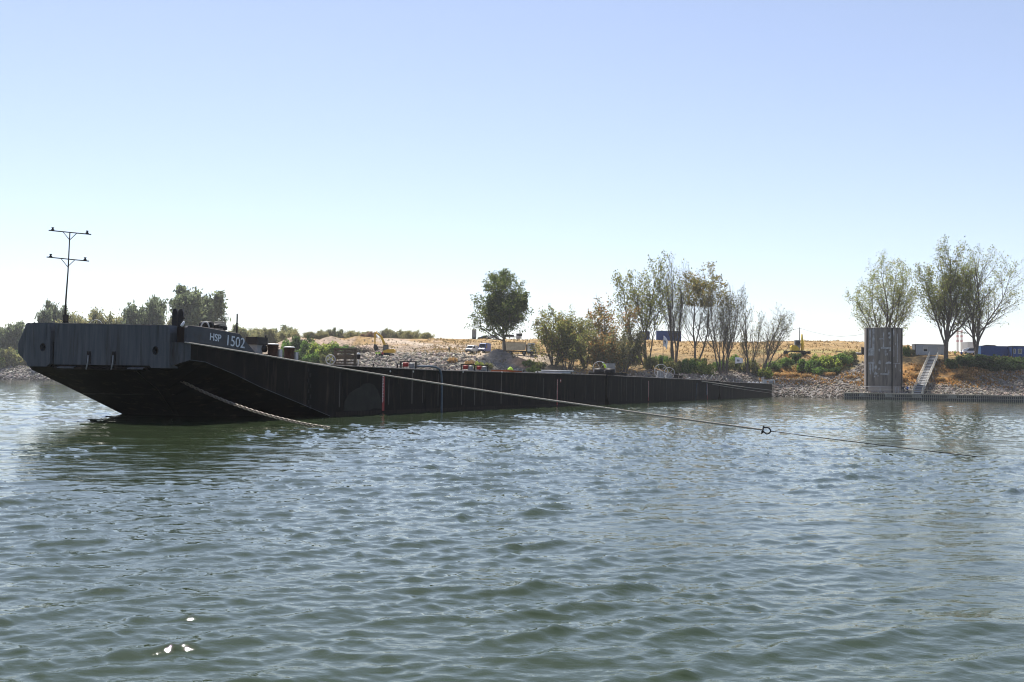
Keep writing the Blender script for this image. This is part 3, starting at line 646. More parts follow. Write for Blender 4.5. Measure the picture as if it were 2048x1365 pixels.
m_ = MB(); m_.box(-.35, .2, -.3, .3, .2, .72); m_.build('gearbox', M_GREY, r_)
m_ = MB(); m_.bar((.3, -.42, .5), (.3, .3, .5), .22, None, 14); m_.build('flywheel', M_DARK, r_)
m_ = MB(); m_.box(-.7, .8, -.42, .42, 0, .2); m_.build('skid_frame', M_DARK, r_)
m_ = MB(); m_.bar((.45, -.3, 1.1), (.5, -.3, 1.32), .04, None, 6); m_.build('exhaust', M_DARK, r_)
for px, lab in ((545, 'rust brown mushroom bollard, nearer the bow of the pair'), (578, 'rust brown mushroom bollard, nearer the pallet of the pair')):
    r_, s = bt('mooring_bollard', lab, 'bollard', px, .9, None, 'bow bollards')
    m_ = MB(); m_.lathe([(.30, 0), (.29, .62), (.33, .72), (.335, .80)], 20); m_.build('barrel', M_RUST, r_)
    m_ = MB(); m_.lathe([(.34, .80), (.345, .83), (.26, .875), (.0, .89)], 20); m_.build('cap', M_LGREY, r_)
    m_ = MB(); m_.box(.33, .62, -.25, .2, 0, .55); m_.build('stand', M_LGREY, r_)
    m_ = MB(); m_.bar((.28, -.1, .5), (.62, -.1, .5), .06, None, 8); m_.bar((.28, -.1, .62), (.75, .1, .66), .05, None, 8); m_.build('cross_pin', M_RUST, r_)
    m_ = MB(); m_.box(-.55, .65, -.5, .5, 0, .04); m_.build('base_plate', M_DARK, r_)
def handwheel(name, label, px, t, rad_, axis=None, z=None, mt=M_LGREY, box=True):
    r_, s = bt(name, label, 'hand wheel', px, t, z)
    ax = Vector((-ex.y, ex.x, 0)) if axis is None else axis
    m_ = MB(); m_.ring((0, 0, rad_+.06), ax, rad_, .035 if rad_ > .6 else .028, 26, 6); m_.build('rim', mt, r_)
    u = ax.orthogonal().normalized(); v = ax.cross(u)
    for k in range(5):
        a = k*2*math.pi/5+.3; m_ = MB(); m_.bar(Vector((0, 0, rad_+.06)), Vector((0, 0, rad_+.06)) + (u*math.cos(a)+v*math.sin(a))*rad_, .022, None, 5); m_.build('spoke', mt, r_)
    m_ = MB(); m_.bar(Vector((0, 0, rad_+.06))-ax*.06, Vector((0, 0, rad_+.06))+ax*.45, .06, None, 8); m_.build('axle', M_GREY, r_)
    if box: m_ = MB(); m_.prism([(-.5, 0), (-.4, rad_+.1), (.35, rad_+.1), (.5, 0)], .3, 1.1, Matrix.Rotation(-BANG, 4, 'Z')); m_.build('gear_housing', M_GREY, r_)
    return r_
handwheel('hand_wheel', 'small pale hand wheel beside the wooden pallet', 661, .9, .30, None, None, M_LGREY, False)
# wooden pallet on edge
r_, s = bt('wooden_pallet', 'wooden slatted pallet standing on edge on the barge deck', 'pallet', 690, .8)
Mx = Matrix.Rotation(-BANG, 4, 'Z')
for x in (-.66, .0, .66):
    m_ = MB(); m_.box(x-.09, x+.09, .0, .1, 0, 1.14, Mx); m_.build('bearer', M_WOOD, r_)
for k in range(6):
    z0 = .03+k*.205; m_ = MB(); m_.box(-.76, .76, -.03, -.002, z0, z0+.095, Mx); m_.build('slat', M_WOOD, r_)
for k in range(3):
    z0 = .06+k*.48; m_ = MB(); m_.box(-.76, .76, .102, .125, z0, z0+.1, Mx); m_.build('slat', M_WOOD, r_)
r_, s = bt('deck_lamp', 'white capped lamp post just right of the pallet', 'lamp', 717, 1.1)
m_ = MB(); m_.bar((0, 0, 0), (0, 0, .55), .035, None, 8); m_.build('post', M_WHITE, r_)
m_ = MB(); m_.lathe([(.08, .5), (.13, .55), (.13, .78), (.09, .82)], 12); m_.build('lamp_body', M_DARK, r_)
m_ = MB(); m_.lathe([(.12, .821), (.13, .85), (.08, .93), (.0, .95)], 12); m_.build('cap', M_WHITE, r_)
for px, hh, lab in ((747, .22, 'short black stub post on the deck edge left of the red pump'), (795, .3, 'short black stub post on the deck edge close to the red pump'), (1048, .3, 'thin stub post on the deck edge right of the orange plate'), (1076, .24, 'thin stub post on the deck edge left of the stacked pipes')):
    r_, s = bt('stub_post', lab, 'post', px, .2); m_ = MB(); m_.bar((0, 0, 0), (0, 0, hh), .06, .05, 8); m_.build('post', M_DARK, r_); m_ = MB(); m_.lathe([(.1, 0), (.1, .03)], 8); m_.build('foot', M_DARK, r_)
def pump(name, label, px, t, mt):
    r_, s = bt(name, label, 'pump', px, t)
    fr = MB()
    for x in (-.55, .55):
        for y in (-.3, .3): fr.box(x-.03, x+.03, y-.03, y+.03, 0, .5, Mx)
    for y in (-.3, .3): fr.box(-.58, .58, y-.03, y+.03, .49, .55, Mx)
    for x in (-.5, .5): fr.box(x-.03, x+.03, -.31, .31, .495, .545, Mx)
    fr.build('frame', M_DARK, r_)
    m_ = MB(); m_.bar(Mx @ Vector((-.4, 0, .3)), Mx @ Vector((0, 0, .3)), .16, None, 12); m_.build('motor', mt, r_)
    m_ = MB(); m_.lathe([(.1, .05), (.2, .1), (.2, .4), (.1, .45)], 12, Mx @ Vector((.25, 0, 0))); m_.build('pump_casing', M_GREY, r_)
    m_ = MB(); m_.box(-.6, .6, -.33, .33, 0, .05, Mx); m_.build('skid', M_GREY, r_)
    return r_
pump('water_pump', 'red and grey water pump in a black frame, hose running from it', 817, .7, M_RED)
pump('water_pump', 'grey pump set with red motor, left of the pair by the heap', 936, .7, M_RED)
pump('water_pump', 'dark pump set with red motor, right of the pair by the heap', 963, .7, M_RED)
hs = []
for px, py, t in ((829, 736, .6), (832, 732.5, .5), (845, 733.5, .4), (860, 733, .2), (872, 735, 0), (879, 739, -.12), (882, 746, -.2), (883.5, 760, -.22), (883.5, 790, -.22), (883, 822, -.22), (883, 832, -.22)):
    s_, z_ = bst(px, py, t); hs.append(BW(s_, t, z_))
m_ = MB(); m_.tube(hs, .085, 8); o = m_.build('discharge_hose', M_HOSE, None); tag(o, 'blue grey hose draped from the pump down the hull to the water', 'hose')
r_, s = bt('steel_plate', 'orange primed steel plate lying on the barge deck', 'plate', 1010, .5)
m_ = MB(); m_.prism([(-1.3, 0), (-1.2, .16), (.3, .2), (1.5, .1), (1.6, 0)], -.4, .5, Mx); m_.build('plate', M_ORANGE, r_)
r_, s = bt('hi_vis_jacket', 'yellow hi-vis jacket thrown on the orange plate', 'jacket', 1021, .6, zdeck(40)+.18)
m_ = MB(); m_.lathe([(.3, 0), (.27, .12), (.16, .26), (.07, .34), (.0, .36)], 9); m_.build('cloth', M_HIVIS, r_)
r_, s = bt('pipe_stack', 'grey pipes stacked along the barge deck edge', 'pipes', 1108, .8)
for k, (y, z) in enumerate(((0, .08), (.22, .08), (.44, .08), (.1, .26), (.34, .26))):
    m_ = MB(); m_.bar(Mx @ Vector((-1.9+.2*k, y, z)), Mx @ Vector((1.7+.1*k, y, z)), .08, None, 8); m_.build('pipe', (M_LGREY, M_GREY, M_DARK)[k % 3], r_)

# ------------------------------------------------------------------ gear on the rear barges
r_ = handwheel('winch_wheel', 'pale winch wheel beside the grey cabinet on the middle barge', 1200, 2.5, .85, None, 3.43, M_LGREY, False)
r_, s = bt('deck_winch', 'low black winch drums in front of the grey cabinet', 'winch', 1204, .8, 3.42)
for x in (-.9, .4): m_ = MB(); m_.bar(Mx @ Vector((x, 0, .4)), Mx @ Vector((x+1.1, 0, .4)), .42, None, 14); m_.build('drum', M_DARK, r_)
m_ = MB(); m_.box(-1.6, 2.9, -.35, .5, 0, .3, Mx); m_.build('bed_frame', M_DARK, r_)
r_, s = bt('control_cabinet', 'grey steel control cabinet on the middle barge', 'cabinet', 1222, 2.2, 3.43)
m_ = MB(); m_.box(-.55, .55, -.3, .3, .1, 1.6, Mx); m_.build('body', M_GREY, r_); m_ = MB(); m_.box(-.5, -.02, -.32, -.302, .2, 1.5, Mx); m_.build('door', M_GREY, r_); m_ = MB(); m_.box(.02, .5, -.32, -.302, .2, 1.5, Mx); m_.build('door', M_GREY, r_)
m_ = MB(); m_.box(-.5, .5, -.25, .25, 0, .1, Mx); m_.build('plinth', M_DARK, r_)
handwheel('winch_wheel', 'big pale spoked hand wheel, left of the two on the middle barge', 1322, 1.0, .98, None, 3.43)
handwheel('winch_wheel', 'smaller pale spoked hand wheel, right of the two on the middle barge', 1339, 2.2, .84, None, 3.43)
for px, sx_ in ((1353, 1.), (1362, .85)):
    r_, s = bt('double_bollard', ('black double bollard' if px < 1360 else 'smaller black bollard') + ' beside the pale hand wheels', 'bollard', px, 1., 3.42, None, (sx_,)*3)
    m_ = MB(); m_.lathe([(.4, 0), (.34, .1), (.34, .5), (.46, .58), (.46, .68), (.0, .7)], 14); m_.build('barrel', M_DARK, r_); m_ = MB(); m_.box(-.6, .6, -.5, .5, 0, .06, Mx); m_.build('base_plate', M_DARK, r_)
def flag(label, px, ytop, ybot, wpx, hpx, t, droop):
    s, zt = bst(px, ytop, t); zb = 3.3; r_ = thing('flag', label, 'flag', BW(s, t, zb), BANG)
    k = (52.5+.93*s)/2100; Hh = zt-zb
    m_ = MB(); m_.bar((0, 0, 0), (0, 0, Hh+.1), .05, .035, 6); m_.build('pole', M_DARK, r_)
    w_, h_ = wpx*k, hpx*k; nx, nz = 8, 6; vs = []
    for j in range(nz+1):
        for i in range(nx+1):
            u, v = i/nx, j/nz; y = .12*math.sin(u*7+v*2)*u
            vs.append(P(.05+w_*u*(1-.25*v*droop), Hh - h_*(v*(1-.25*u)) - droop*h_*.55*u*u, y))
    m_ = MB(); m_.add(vs, [(j*(nx+1)+i, j*(nx+1)+i+1, (j+1)*(nx+1)+i+1, (j+1)*(nx+1)+i) for j in range(nz) for i in range(nx)], True)
    cl = m_.build('cloth', M_FLAG, r_)
    sm = cl.modifiers.new('t', 'SOLIDIFY'); sm.thickness = .02
    m_ = MB()
    for q, (u0, u1, v0, v1) in enumerate(((.22, .3, .35, .6), (.34, .42, .38, .62), (.34, .5, .38, .44), (.46, .54, .4, .66), (.22, .54, .7, .74))):
        qs = []
        for u, v in ((u0, v0), (u1, v0), (u1, v1), (u0, v1)):
            y = .12*math.sin(u*7+v*2)*u; qs.append(P(.05+w_*u*(1-.25*v*droop), Hh-h_*(v*(1-.25*u))-droop*h_*.55*u*u, y-.05))
        m_.add(qs, [(0, 1, 2, 3)])
    m_.build('emblem', M_NAVY, r_)
flag('white flag hanging limp on a pole behind the big hand wheel', 1326.5, 672, 735, 9, 22, 3.0, 1.0)
flag('white flag with dark emblem blown out on the farthest barge', 1470, 715, 760, 16, 13, 4., .3)
# wire, scrap and engine on the last barge
rnd = random.Random(3)
for px, lab in ((1420, 'tangle of thin bent pipes and offcuts at the start of the last barge'), (1452, 'heap of rusty beams and pale pipes near the white flag'), (1390, 'low pile of pale rods and rope near the black bollards')):
    r_, s = bt('scrap_pile', lab, 'scrap', px, 2., 3.43 if px < 1440 else 3.26)
    for k in range(9):
        a = Mx @ Vector((rnd.uniform(-2.2, 2), rnd.uniform(-.6, .6), .1)); b_ = a + Mx @ Vector((rnd.uniform(-1.2, 1.2), rnd.uniform(-.5, .5), rnd.uniform(0, 1.1)))
        m_ = MB(); m_.bar(a, b_, rnd.uniform(.05, .1), None, 5); m_.build('bar', rnd.choice((M_LGREY, M_GREY, M_RUST, M_ROPE)), r_)
r_, s = bt('pump_engine', 'white piped pump engine at the end of the farthest barge', 'pump', 1537, 1.4, 3.26)
m_ = MB(); m_.tube([P(-1.6, 0), P(-1.6, 1.7), P(-1.2, 1.75), P(-1.2, .9), P(.9, .95), P(1.5, 1.0), P(1.6, .7), P(1.6, 0)], .12, 7); m_.build('pipework', M_WHITE, r_)
m_ = MB(); m_.bar(P(.2, .4), P(1.2, .4), .4, None, 12); m_.build('motor', M_GREY, r_)
m_ = MB(); m_.box(-1.3, -.5, -.3, .4, 0, 1.1, Mx); m_.build('pump_casing', M_LGREY, r_)
m_ = MB(); m_.box(-1.9, 1.8, -.5, .6, 0, .12, Mx); m_.build('skid', M_EDGE, r_)
r_, s = bt('sandbag_row', 'row of pale sandbags on the deck edge of the farthest barge', 'sandbags', 1514, .5, 3.26)
for k in range(4): m_ = MB(); m_.lathe([(.0, 0), (.34, .03), (.4, .18), (.28, .32), (.0, .36)], 9, P(-1.8+k*.95, 0)); m_.build('sandbag', M_LGREY, r_)
def wire(name, label, pts, r0, mt, cat, n=6):
    m_ = MB(); m_.tube(pts, r0, n); return tag(m_.build(name, mt, None), label, cat)
def bpt(px, py, t): s_, z_ = bst(px, py, t); return BW(s_, t, z_)
wire('mooring_wire', 'pale mooring wire slanting down the side of the farthest barge', [bpt(x, y, -.35) for x, y in ((1404, 763), (1440, 768), (1480, 773.5), (1520, 778.5), (1552, 782))], .075, M_ROPE, 'wire')
wire('mooring_wire', 'thin lower wire slanting down the side of the farthest barge', [bpt(x, y, -.5) for x, y in ((1425, 769), (1460, 775), (1500, 781), (1548, 787.5))], .045, M_ROPE, 'wire')
wire('blue_rope', 'blue rope hanging down the hull of the middle barge', [bpt(x, y, -.15) for x, y in ((1394, 767), (1393, 775), (1392, 790), (1391.5, 801))], .045, M_HOSE, 'rope')
o = MB().box(*(lambda q: (0, 0.25, -.16, -.02, q[1]-2.1, q[1]))(bst(1412.5, 766, 0))); o = o.build('fender_board', M_HOSE, None); o.location = BW(bst(1412.5, 766, 0)[0], 0, 0); o.rotation_euler.z = BANG; tag(o, 'dull blue board hanging on the hull of the middle barge', 'fender')

# ------------------------------------------------------------------ hawser, shackle, chain
wp = [(370, 685), (440, 696.5), (510, 708), (640, 730.3), (760, 749.5), (880, 768), (1000, 786.5), (1115, 803), (1250, 822), (1400, 843), (1526, 860)]
w2_ = [(1541, 862.5), (1620, 873), (1700, 883), (1800, 895.5), (1900, 907.5), (1955, 914.0), (1985, 917.5)]
iY0, iY1 = 1/52.35, 1/36.9
def wpt(px, py): return at(px, py, 1/(iY0 + (iY1-iY0)*(px-370)/(1955-370)))
def rope_mesh(pts, r0, strands=3, pitch=.45):
    """laid rope: a tube whose section is a trefoil that turns along the length"""
    L = [0];
    for a, b_ in zip(pts, pts[1:]): L.append(L[-1]+(b_-a).length)
    n = int(L[-1]/.06); vs = []; ns = 9; xs = np.linspace(0, L[-1], n)
    A = np.array([[*p] for p in pts]); Q = np.stack([np.interp(xs, L, A[:, i]) for i in range(3)], 1)
    d = (pts[-1]-pts[0]).normalized(); u = d.cross(Vector((0, 0, 1))).normalized(); v = u.cross(d)
    u, v = np.array(u), np.array(v)
    th = np.linspace(0, 2*np.pi, ns, endpoint=False)
    ph = xs[:, None]/pitch*2*np.pi
    rr_ = r0*(1+.16*np.cos(strands*(th[None]-ph)))
    V = Q[:, None] + rr_[..., None]*(np.cos(th)[None, :, None]*u + np.sin(th)[None, :, None]*v)
    idx = np.arange(n*ns).reshape(n, ns); nx = np.roll(idx, -1, 1)
    F = np.stack([idx[:-1], idx[1:], nx[1:], nx[:-1]], -1).reshape(-1, 4)
    return V.reshape(-1, 3), F
V, F = rope_mesh([wpt(*p) for p in wp], .036)
tag(link('mooring_hawser', npmesh('mooring_hawser', V, F, M_ROPE, None, True)), 'thick pale laid hawser running from the bow out over the river', 'rope')
wire('tow_wire', 'thin dark steel wire from the shackle down into the river', [wpt(*p) for p in w2_], .016, M_WIRE, 'wire')
c0 = wpt(1533.5, 861.3); dW = (wpt(1541, 862.5)-wpt(1526, 860)).normalized(); up = Vector((0, 0, 1)); up = (up - dW*up.dot(dW)).normalized()
r_ = thing('bow_shackle', 'black bow shackle joining the hawser to the thin wire', 'shackle', c0)
m_ = MB(); k_ = .165
pts = [dW*(-k_*.9)+up*(k_*.62), dW*(-k_*.5)+up*(k_*.55), dW*(-.1*k_)+up*(k_*.72), dW*(.45*k_)+up*(k_*.6), dW*(k_*.85)+up*(k_*.22), dW*(k_*.9)-up*(k_*.15), dW*(k_*.6)-up*(k_*.6), dW*(.1*k_)-up*(k_*.82), dW*(-.4*k_)-up*(k_*.55), dW*(-k_*.8)-up*(k_*.38)]
m_.tube(pts, .028, 8); m_.build('bow', M_WIRE, r_)
m_ = MB(); m_.bar(dW*(-k_*.85)+up*(k_*.95), dW*(-k_*.9)-up*(k_*.75), .03, None, 8); m_.build('pin', M_WIRE, r_)
m_ = MB(); m_.bar(dW*(-k_*1.0)-up*(k_*.35), dW*(-k_*1.05)-up*(k_*.98), .036, .02, 6); m_.build('nut', M_WIRE, r_)
wire('tow_wire', 'faint thin wire leaving the bank low over the water', [at(1600, 797.5, 235), at(1640, 803, 190), at(1690, 810.5, 150), at(1740, 818.5, 128)], .035, M_WIRE, 'wire')
cp0, cp1 = at(363, 762.5, 56.0), at(660, 856.5, 50.6)
r_ = thing('anchor_chain', 'rusty pale anchor chain hanging from the bow into the water', 'chain', cp0)
N_ = 58; lm = None; dv_ = cp1-cp0
def cpt(u): return dv_*u + Vector((0, 0, -.36*4*u*(1-u)))
pl = [cpt(i/N_) for i in range(N_+1)]; ll = dv_.length/N_
m_ = MB(); hl, hw_ = ll*.42, ll*.36
m_.tube([(hl*math.cos(a)+(.28*ll if math.cos(a) > 0 else -.28*ll), hw_*math.sin(a), 0) for a in np.linspace(0, 2*math.pi, 15)], ll*.15, 6)
lm = m_.mesh('link', M_CHAIN)
for i in range(N_):
    o = link('link', lm, r_); d = (pl[i+1]-pl[i]).normalized(); o.location = (pl[i]+pl[i+1])/2
    q = d.to_track_quat('X', 'Z').to_matrix().to_4x4() @ Matrix.Rotation(R(45 + 90*(i % 2)), 4, 'X'); o.rotation_euler = q.to_euler()

# ------------------------------------------------------------------ trees and shrubs
def leaf_mesh(name, P_, size, cols, rng, k_lo=.6, k_hi=1.3, droop=0.):
    n = len(P_); q = rng.normal(size=(n, 3)); q /= np.linalg.norm(q, axis=1)[:, None]
    r2 = rng.normal(size=(n, 3)); u = np.cross(q, r2); u /= np.linalg.norm(u, axis=1)[:, None]; v = np.cross(q, u)
    if droop: u[:, 2] -= droop; u /= np.linalg.norm(u, axis=1)[:, None]
    s = size*rng.uniform(k_lo, k_hi, (n, 1)); a = u*s; b_ = v*s*.62
    V = np.stack([P_-a, P_+b_*.9-a*.1, P_+a, P_-b_*.9+a*.15], 1).reshape(-1, 3)
    F = np.arange(n*4).reshape(n, 4)
    cl = np.array(cols)[rng.integers(0, len(cols), n)]*rng.uniform(.9, 1.9, (n, 1))
    return npmesh(name, V, F, M_LEAF, cl, False, 'CORNER')
def grow(seed, stems, levels=3, nchild=(9, 7, 5), ratio=(.5, .5, .5), ang=(38, 42, 45), up=.12, wander=.10, start=(.3, .2, .15), minr=.012, leader=True):
    """returns branch polylines [(pts, radii, level)] ; stems: (base, direction, length, radius)"""
    rd = random.Random(seed); out = []
    def br(p, d, L, r, lv):
        ns = max(3, min(9, int(L/ (1.4 if lv == 0 else .8))+2)); pts = [p]; rad_ = [r]; q = p.copy(); d = d.normalized()
        ch = []
        for i in range(ns):
            d = (d + Vector((rd.gauss(0, wander), rd.gauss(0, wander), rd.gauss(0, wander)*.6 + up*(1 if lv else .4)))).normalized()
            q = q + d*(L/ns); pts.append(q.copy()); f = (i+1)/ns; rad_.append(max(minr*.6, r*(1-.82*f))); ch.append((q.copy(), d.copy(), f))
        out.append((pts, rad_, lv))
        if lv < levels:
            nc_ = nchild[lv]; off = rd.random()*6.28
            for k in range(nc_):
                f = start[lv] + (1-start[lv])*(k+rd.random()*.9)/nc_; f = min(f, .99)
                i = min(ns-1, int(f*ns)); a0 = pts[i]; a1 = pts[i+1]; t_ = f*ns-i; pp_ = a0.lerp(a1, t_); dd = (a1-a0).normalized()
                o = dd.orthogonal().normalized(); th = off + k*2.4 + rd.gauss(0, .3); o.rotate(Matrix.Rotation(th, 3, dd))
                an = R(ang[lv]*rd.uniform(.65, 1.3)); nd = dd*math.cos(an) + o*math.sin(an)
                Lc = L*ratio[lv]*(1.1-.62*f if lv == 0 else 1.05-.5*f)*rd.uniform(.7, 1.25)
                br(pp_, nd, Lc, max(minr, rad_[i]*.55), lv+1)
    for b0, d0, L, r in stems: br(Vector(b0), Vector(d0), L, r, 0)
    return out
def wood_mesh(name, brs, mt=None):
    m_ = MB()
    for pts, rad_, lv in brs: m_.tube(pts, rad_, (7, 5, 4, 3)[min(lv, 3)], False)
    me = bpy.data.meshes.new(name); me.from_pydata(m_.v, [], m_.f); me.polygons.foreach_set('use_smooth', [True]*len(me.polygons)); me.materials.append(mt or M_BARK); return me
def leaf_points(brs, rng, per, spread, lv_min, fmin=.35, zmin=-1e9, keep=1.):
    out = []
    for pts, _, lv in brs:
        if lv < lv_min or rng.random() > keep: continue
        A = np.array([p[:] for p in pts]); k = max(1, int(per*rng.uniform(.6, 1.4)))
        f = rng.uniform(fmin, 1.0, k)*(len(A)-1); i = np.minimum(f.astype(int), len(A)-2); w_ = (f-i)[:, None]
        out.append(A[i]*(1-w_)+A[i+1]*w_ + rng.normal(0, spread, (k, 3)))
    P_ = np.concatenate(out); return P_[P_[:, 2] > zmin]
GRN = [(.065, .09, .024), (.09, .115, .03), (.05, .072, .022), (.12, .135, .04)]
POP = [(.17, .20, .05), (.22, .235, .065), (.13, .16, .04), (.24, .22, .07)]
YEL = [(.22, .19, .05), (.17, .16, .05), (.12, .13, .045), (.26, .19, .06)]
BRN = [(.30, .15, .05), (.24, .14, .05), (.16, .12, .045), (.12, .11, .04)]
OLV = [(.13, .13, .055), (.16, .15, .06), (.10, .105, .05), (.19, .18, .08)]
def stemset(rd, n, L, r, spread, base=.25, lean=(0, 0)):
    out = []
    for k in range(n):
        a = 2*math.pi*k/n + rd.uniform(-.5, .5); sp = math.tan(R(spread*rd.uniform(.35, 1.0)))
        out.append(((base*math.cos(a), base*math.sin(a), -.3), (sp*math.cos(a)+lean[0], sp*math.sin(a)+lean[1], 1), L*rd.uniform(.8, 1.05), r*rd.uniform(.7, 1.1)))
    return out
def fit(brs, Ht, W):
    """scale a grown skeleton to the height and width measured in the photograph"""
    A = np.concatenate([[p[:] for p in b_[0]] for b_ in brs]); sz = Ht/A[:, 2].max(); lo, hi = np.percentile(A[:, 0], 1), np.percentile(A[:, 0], 99); sx = W/(hi-lo)
    for b_ in brs:
        for p in b_[0]: p.x *= sx; p.y *= (sx+sz)/2*1.; p.z *= sz
    return brs
def tree(name, label, px, py_base, Y, top_py, Wpx, seed, stems, cols, per, size, lvmin=2, keep=1., group=None, gkw=None, spread=.28, fmin=.35, zf=0., cat='tree', droop=0., bark=None, loc=None):
    rng = np.random.default_rng(seed); rd = random.Random(seed)
    base = gnd(px, Y) if loc is None else loc
    Ht = pz(px, top_py, Y) - base.z; W = Wpx*Y/FPX
    brs = grow(seed, stems(rd) if callable(stems) else stems, **(gkw or {})); fit(brs, Ht*.97, W*.93)
    r_ = thing(name, label, cat, base, 0, group)
    link('trunk', wood_mesh('trunk', brs, bark), r_)
    if per:
        P_ = leaf_points(brs, rng, per, spread, lvmin, fmin, zf*Ht, keep); link('crown', leaf_mesh('crown', P_, size, cols, rng, droop=droop), r_)
    return r_
G3 = dict(levels=3, nchild=(34, 9, 5), ratio=(.44, .5, .5), ang=(60, 42, 42), up=.03, start=(.14, .1, .1))
tree('poplar_tree', 'dense dark green poplar standing alone on the earth mound', 1010, 697, 277.5, 533, 104, 11,
     lambda rd: [((0, 0, -.3), (.05, 0, 1), 20, .42), ((.1, .1, 6), (.3, .1, 1), 9, .14), ((-.1, 0, 5), (-.35, -.1, 1), 9, .14)], GRN, 6., .27, 2, 1., None, G3, .38, .1, .15)
BARE = dict(levels=3, nchild=(12, 8, 6), ratio=(.5, .52, .52), ang=(27, 32, 36), up=.12, start=(.22, .15, .1), wander=.07, minr=.016)
GB = 'tall riverside trees behind the barges'
tree('willow_tree', 'leafy yellow green willow, leftmost of the riverside clump beside the truck', 1108, 740, 272, 612, 112, 21, lambda rd: stemset(rd, 6, 14, .26, 52, .5), POP+YEL, 4.2, .27, 2, .9, GB, dict(levels=3, nchild=(10, 7, 4), ratio=(.5, .5, .5), ang=(45, 42, 40), up=.02, start=(.2, .15, .1)), .42, .2, .03, droop=.5)
tree('willow_tree', 'leaning dark limbed willow with thin olive leaves in the riverside clump', 1165, 745, 276, 606, 95, 22, lambda rd: [((.8, 0, -.3), (-.75, .1, 1), 14, .34), ((1, 0, -.3), (-.35, 0, 1), 14, .3), ((1.2, .2, -.3), (.15, 0, 1), 12, .24)], OLV+POP, 3.2, .26, 2, .85, GB, dict(levels=3, nchild=(10, 7, 4), ang=(42, 42, 40), up=.05, start=(.3, .15, .1)), .4, .2, .05, droop=.4)
tree('maple_tree', 'russet and yellow autumn tree above the willow clump', 1210, 742, 281, 590, 105, 23, lambda rd: stemset(rd, 4, 17, .26, 26, .4), BRN+BRN+YEL, 3.4, .29, 2, .8, GB, dict(levels=3, nchild=(10, 7, 4), ang=(40, 42, 42), up=.06, start=(.3, .15, .1)), .42, .2, .1)
tree('willow_tree', 'grey green willow mound behind the grey control cabinet', 1250, 748, 277, 640, 90, 24, lambda rd: stemset(rd, 7, 11, .2, 50, .6), OLV+[(.17, .165, .12)], 4, .26, 2, .9, GB, dict(levels=3, nchild=(9, 7, 4), ang=(45, 42, 40), up=.03, start=(.2, .15, .1)), .42, .2, .02, droop=.5)
tree('willow_tree', 'low olive willow between the leftmost willow and the russet tree', 1138, 745, 270, 640, 80, 34, lambda rd: stemset(rd, 7, 11, .18, 50, .6), OLV+POP+YEL, 4, .26, 2, .9, GB, dict(levels=3, nchild=(9, 7, 4), ang=(45, 42, 40), up=.02, start=(.15, .1, .1)), .42, .1, .0, droop=.5)
tree('willow_tree', 'low tangled brownish willow right of the leaning one', 1212, 748, 272, 655, 84, 35, lambda rd: stemset(rd, 8, 11, .18, 52, .7), OLV+BRN, 3.4, .26, 2, .85, GB, dict(levels=3, nchild=(9, 7, 5), ang=(45, 42, 40), up=.02, start=(.15, .1, .1)), .42, .1, .0, droop=.4)
tree('ash_tree', 'tall thinly leaved tree with fanned trunks behind the two hand wheels', 1292, 735, 287, 495, 112, 25, lambda rd: [((0, 0, -.3), (-.30, .05, 1), 30, .3), ((.2, .1, -.3), (-.10, 0, 1), 32, .34), ((.4, 0, -.3), (.02, .05, 1), 28, .26), ((.6, .1, -.3), (.2, 0, 1), 24, .22)], YEL[1:3]+POP, 3.2, .27, 2, .8, GB, BARE, .25, .5, .3)
tree('bare_tree', 'tall bare tree with upright grey limbs between two leafy crowns', 1350, 735, 290, 502, 66, 26, lambda rd: stemset(rd, 5, 30, .28, 9, .7), POP, 1.2, .25, 2, .3, GB, BARE, .2, .5, .1)
tree('ash_tree', 'tall tree with golden leaves in its top above the flag', 1390, 735, 291, 510, 105, 27, lambda rd: [((0, 0, -.3), (.08, 0, 1), 30, .3), ((.2, .1, -.3), (.24, 0, 1), 29, .3), ((-.2, 0, -.3), (-.02, .05, 1), 26, .24)], YEL, 5.5, .27, 2, .8, GB, BARE, .26, .45, .55)
tree('bare_tree', 'dark leafless many-stemmed tree behind the small white flag', 1447, 752, 286, 556, 96, 28, lambda rd: stemset(rd, 9, 24, .22, 15, .9, (.03, 0)), OLV, 1.5, .24, 2, .3, GB, dict(BARE, nchild=(11, 8, 5)), .25, .4, .0)
tree('bare_tree', 'slender bare tree right of the dark many-stemmed one', 1495, 745, 289, 568, 60, 29, lambda rd: [((0, 0, -.3), (.12, 0, 1), 24, .3), ((.1, 0, -.3), (.42, .1, 1), 19, .22), ((-.1, .1, 1.), (-.15, 0, 1), 12, .16)], OLV, 1., .22, 2, .25, GB, BARE, .25, .4, .1)
tree('bare_tree', 'bare tree leaning right at the end of the riverside row', 1520, 752, 287, 600, 70, 30, lambda rd: [((0, 0, -.3), (.42, 0, 1), 20, .3), ((.1, 0, -.3), (.62, .1, 1), 18, .24), ((-.2, .1, -.3), (.25, 0, 1), 17, .18)], OLV, 1.2, .22, 2, .3, GB, BARE, .25, .4, .0)
FAN = dict(levels=3, nchild=(11, 9, 8), ratio=(.46, .5, .5), ang=(34, 38, 40), up=.06, start=(.18, .1, .1), wander=.08)
tree('poplar_tree', 'thin fan-shaped poplar rising behind the round pier', 1772, 711, 292, 494, 142, 47, lambda rd: [((-.3, 0, -.3), (-.55, .05, 1), 22, .26), ((-.15, .1, -.3), (-.3, .1, 1), 26, .3), ((0, 0, -.3), (-.1, -.1, 1), 29, .34), ((.15, .1, -.3), (.08, .1, 1), 29, .34), ((.3, 0, -.3), (.27, -.05, 1), 27, .3), ((.4, .1, -.3), (.5, 0, 1), 23, .26)], POP, 2.6, .21, 2, .9, 'poplars by the site cabins', FAN, .42, .05, .12)
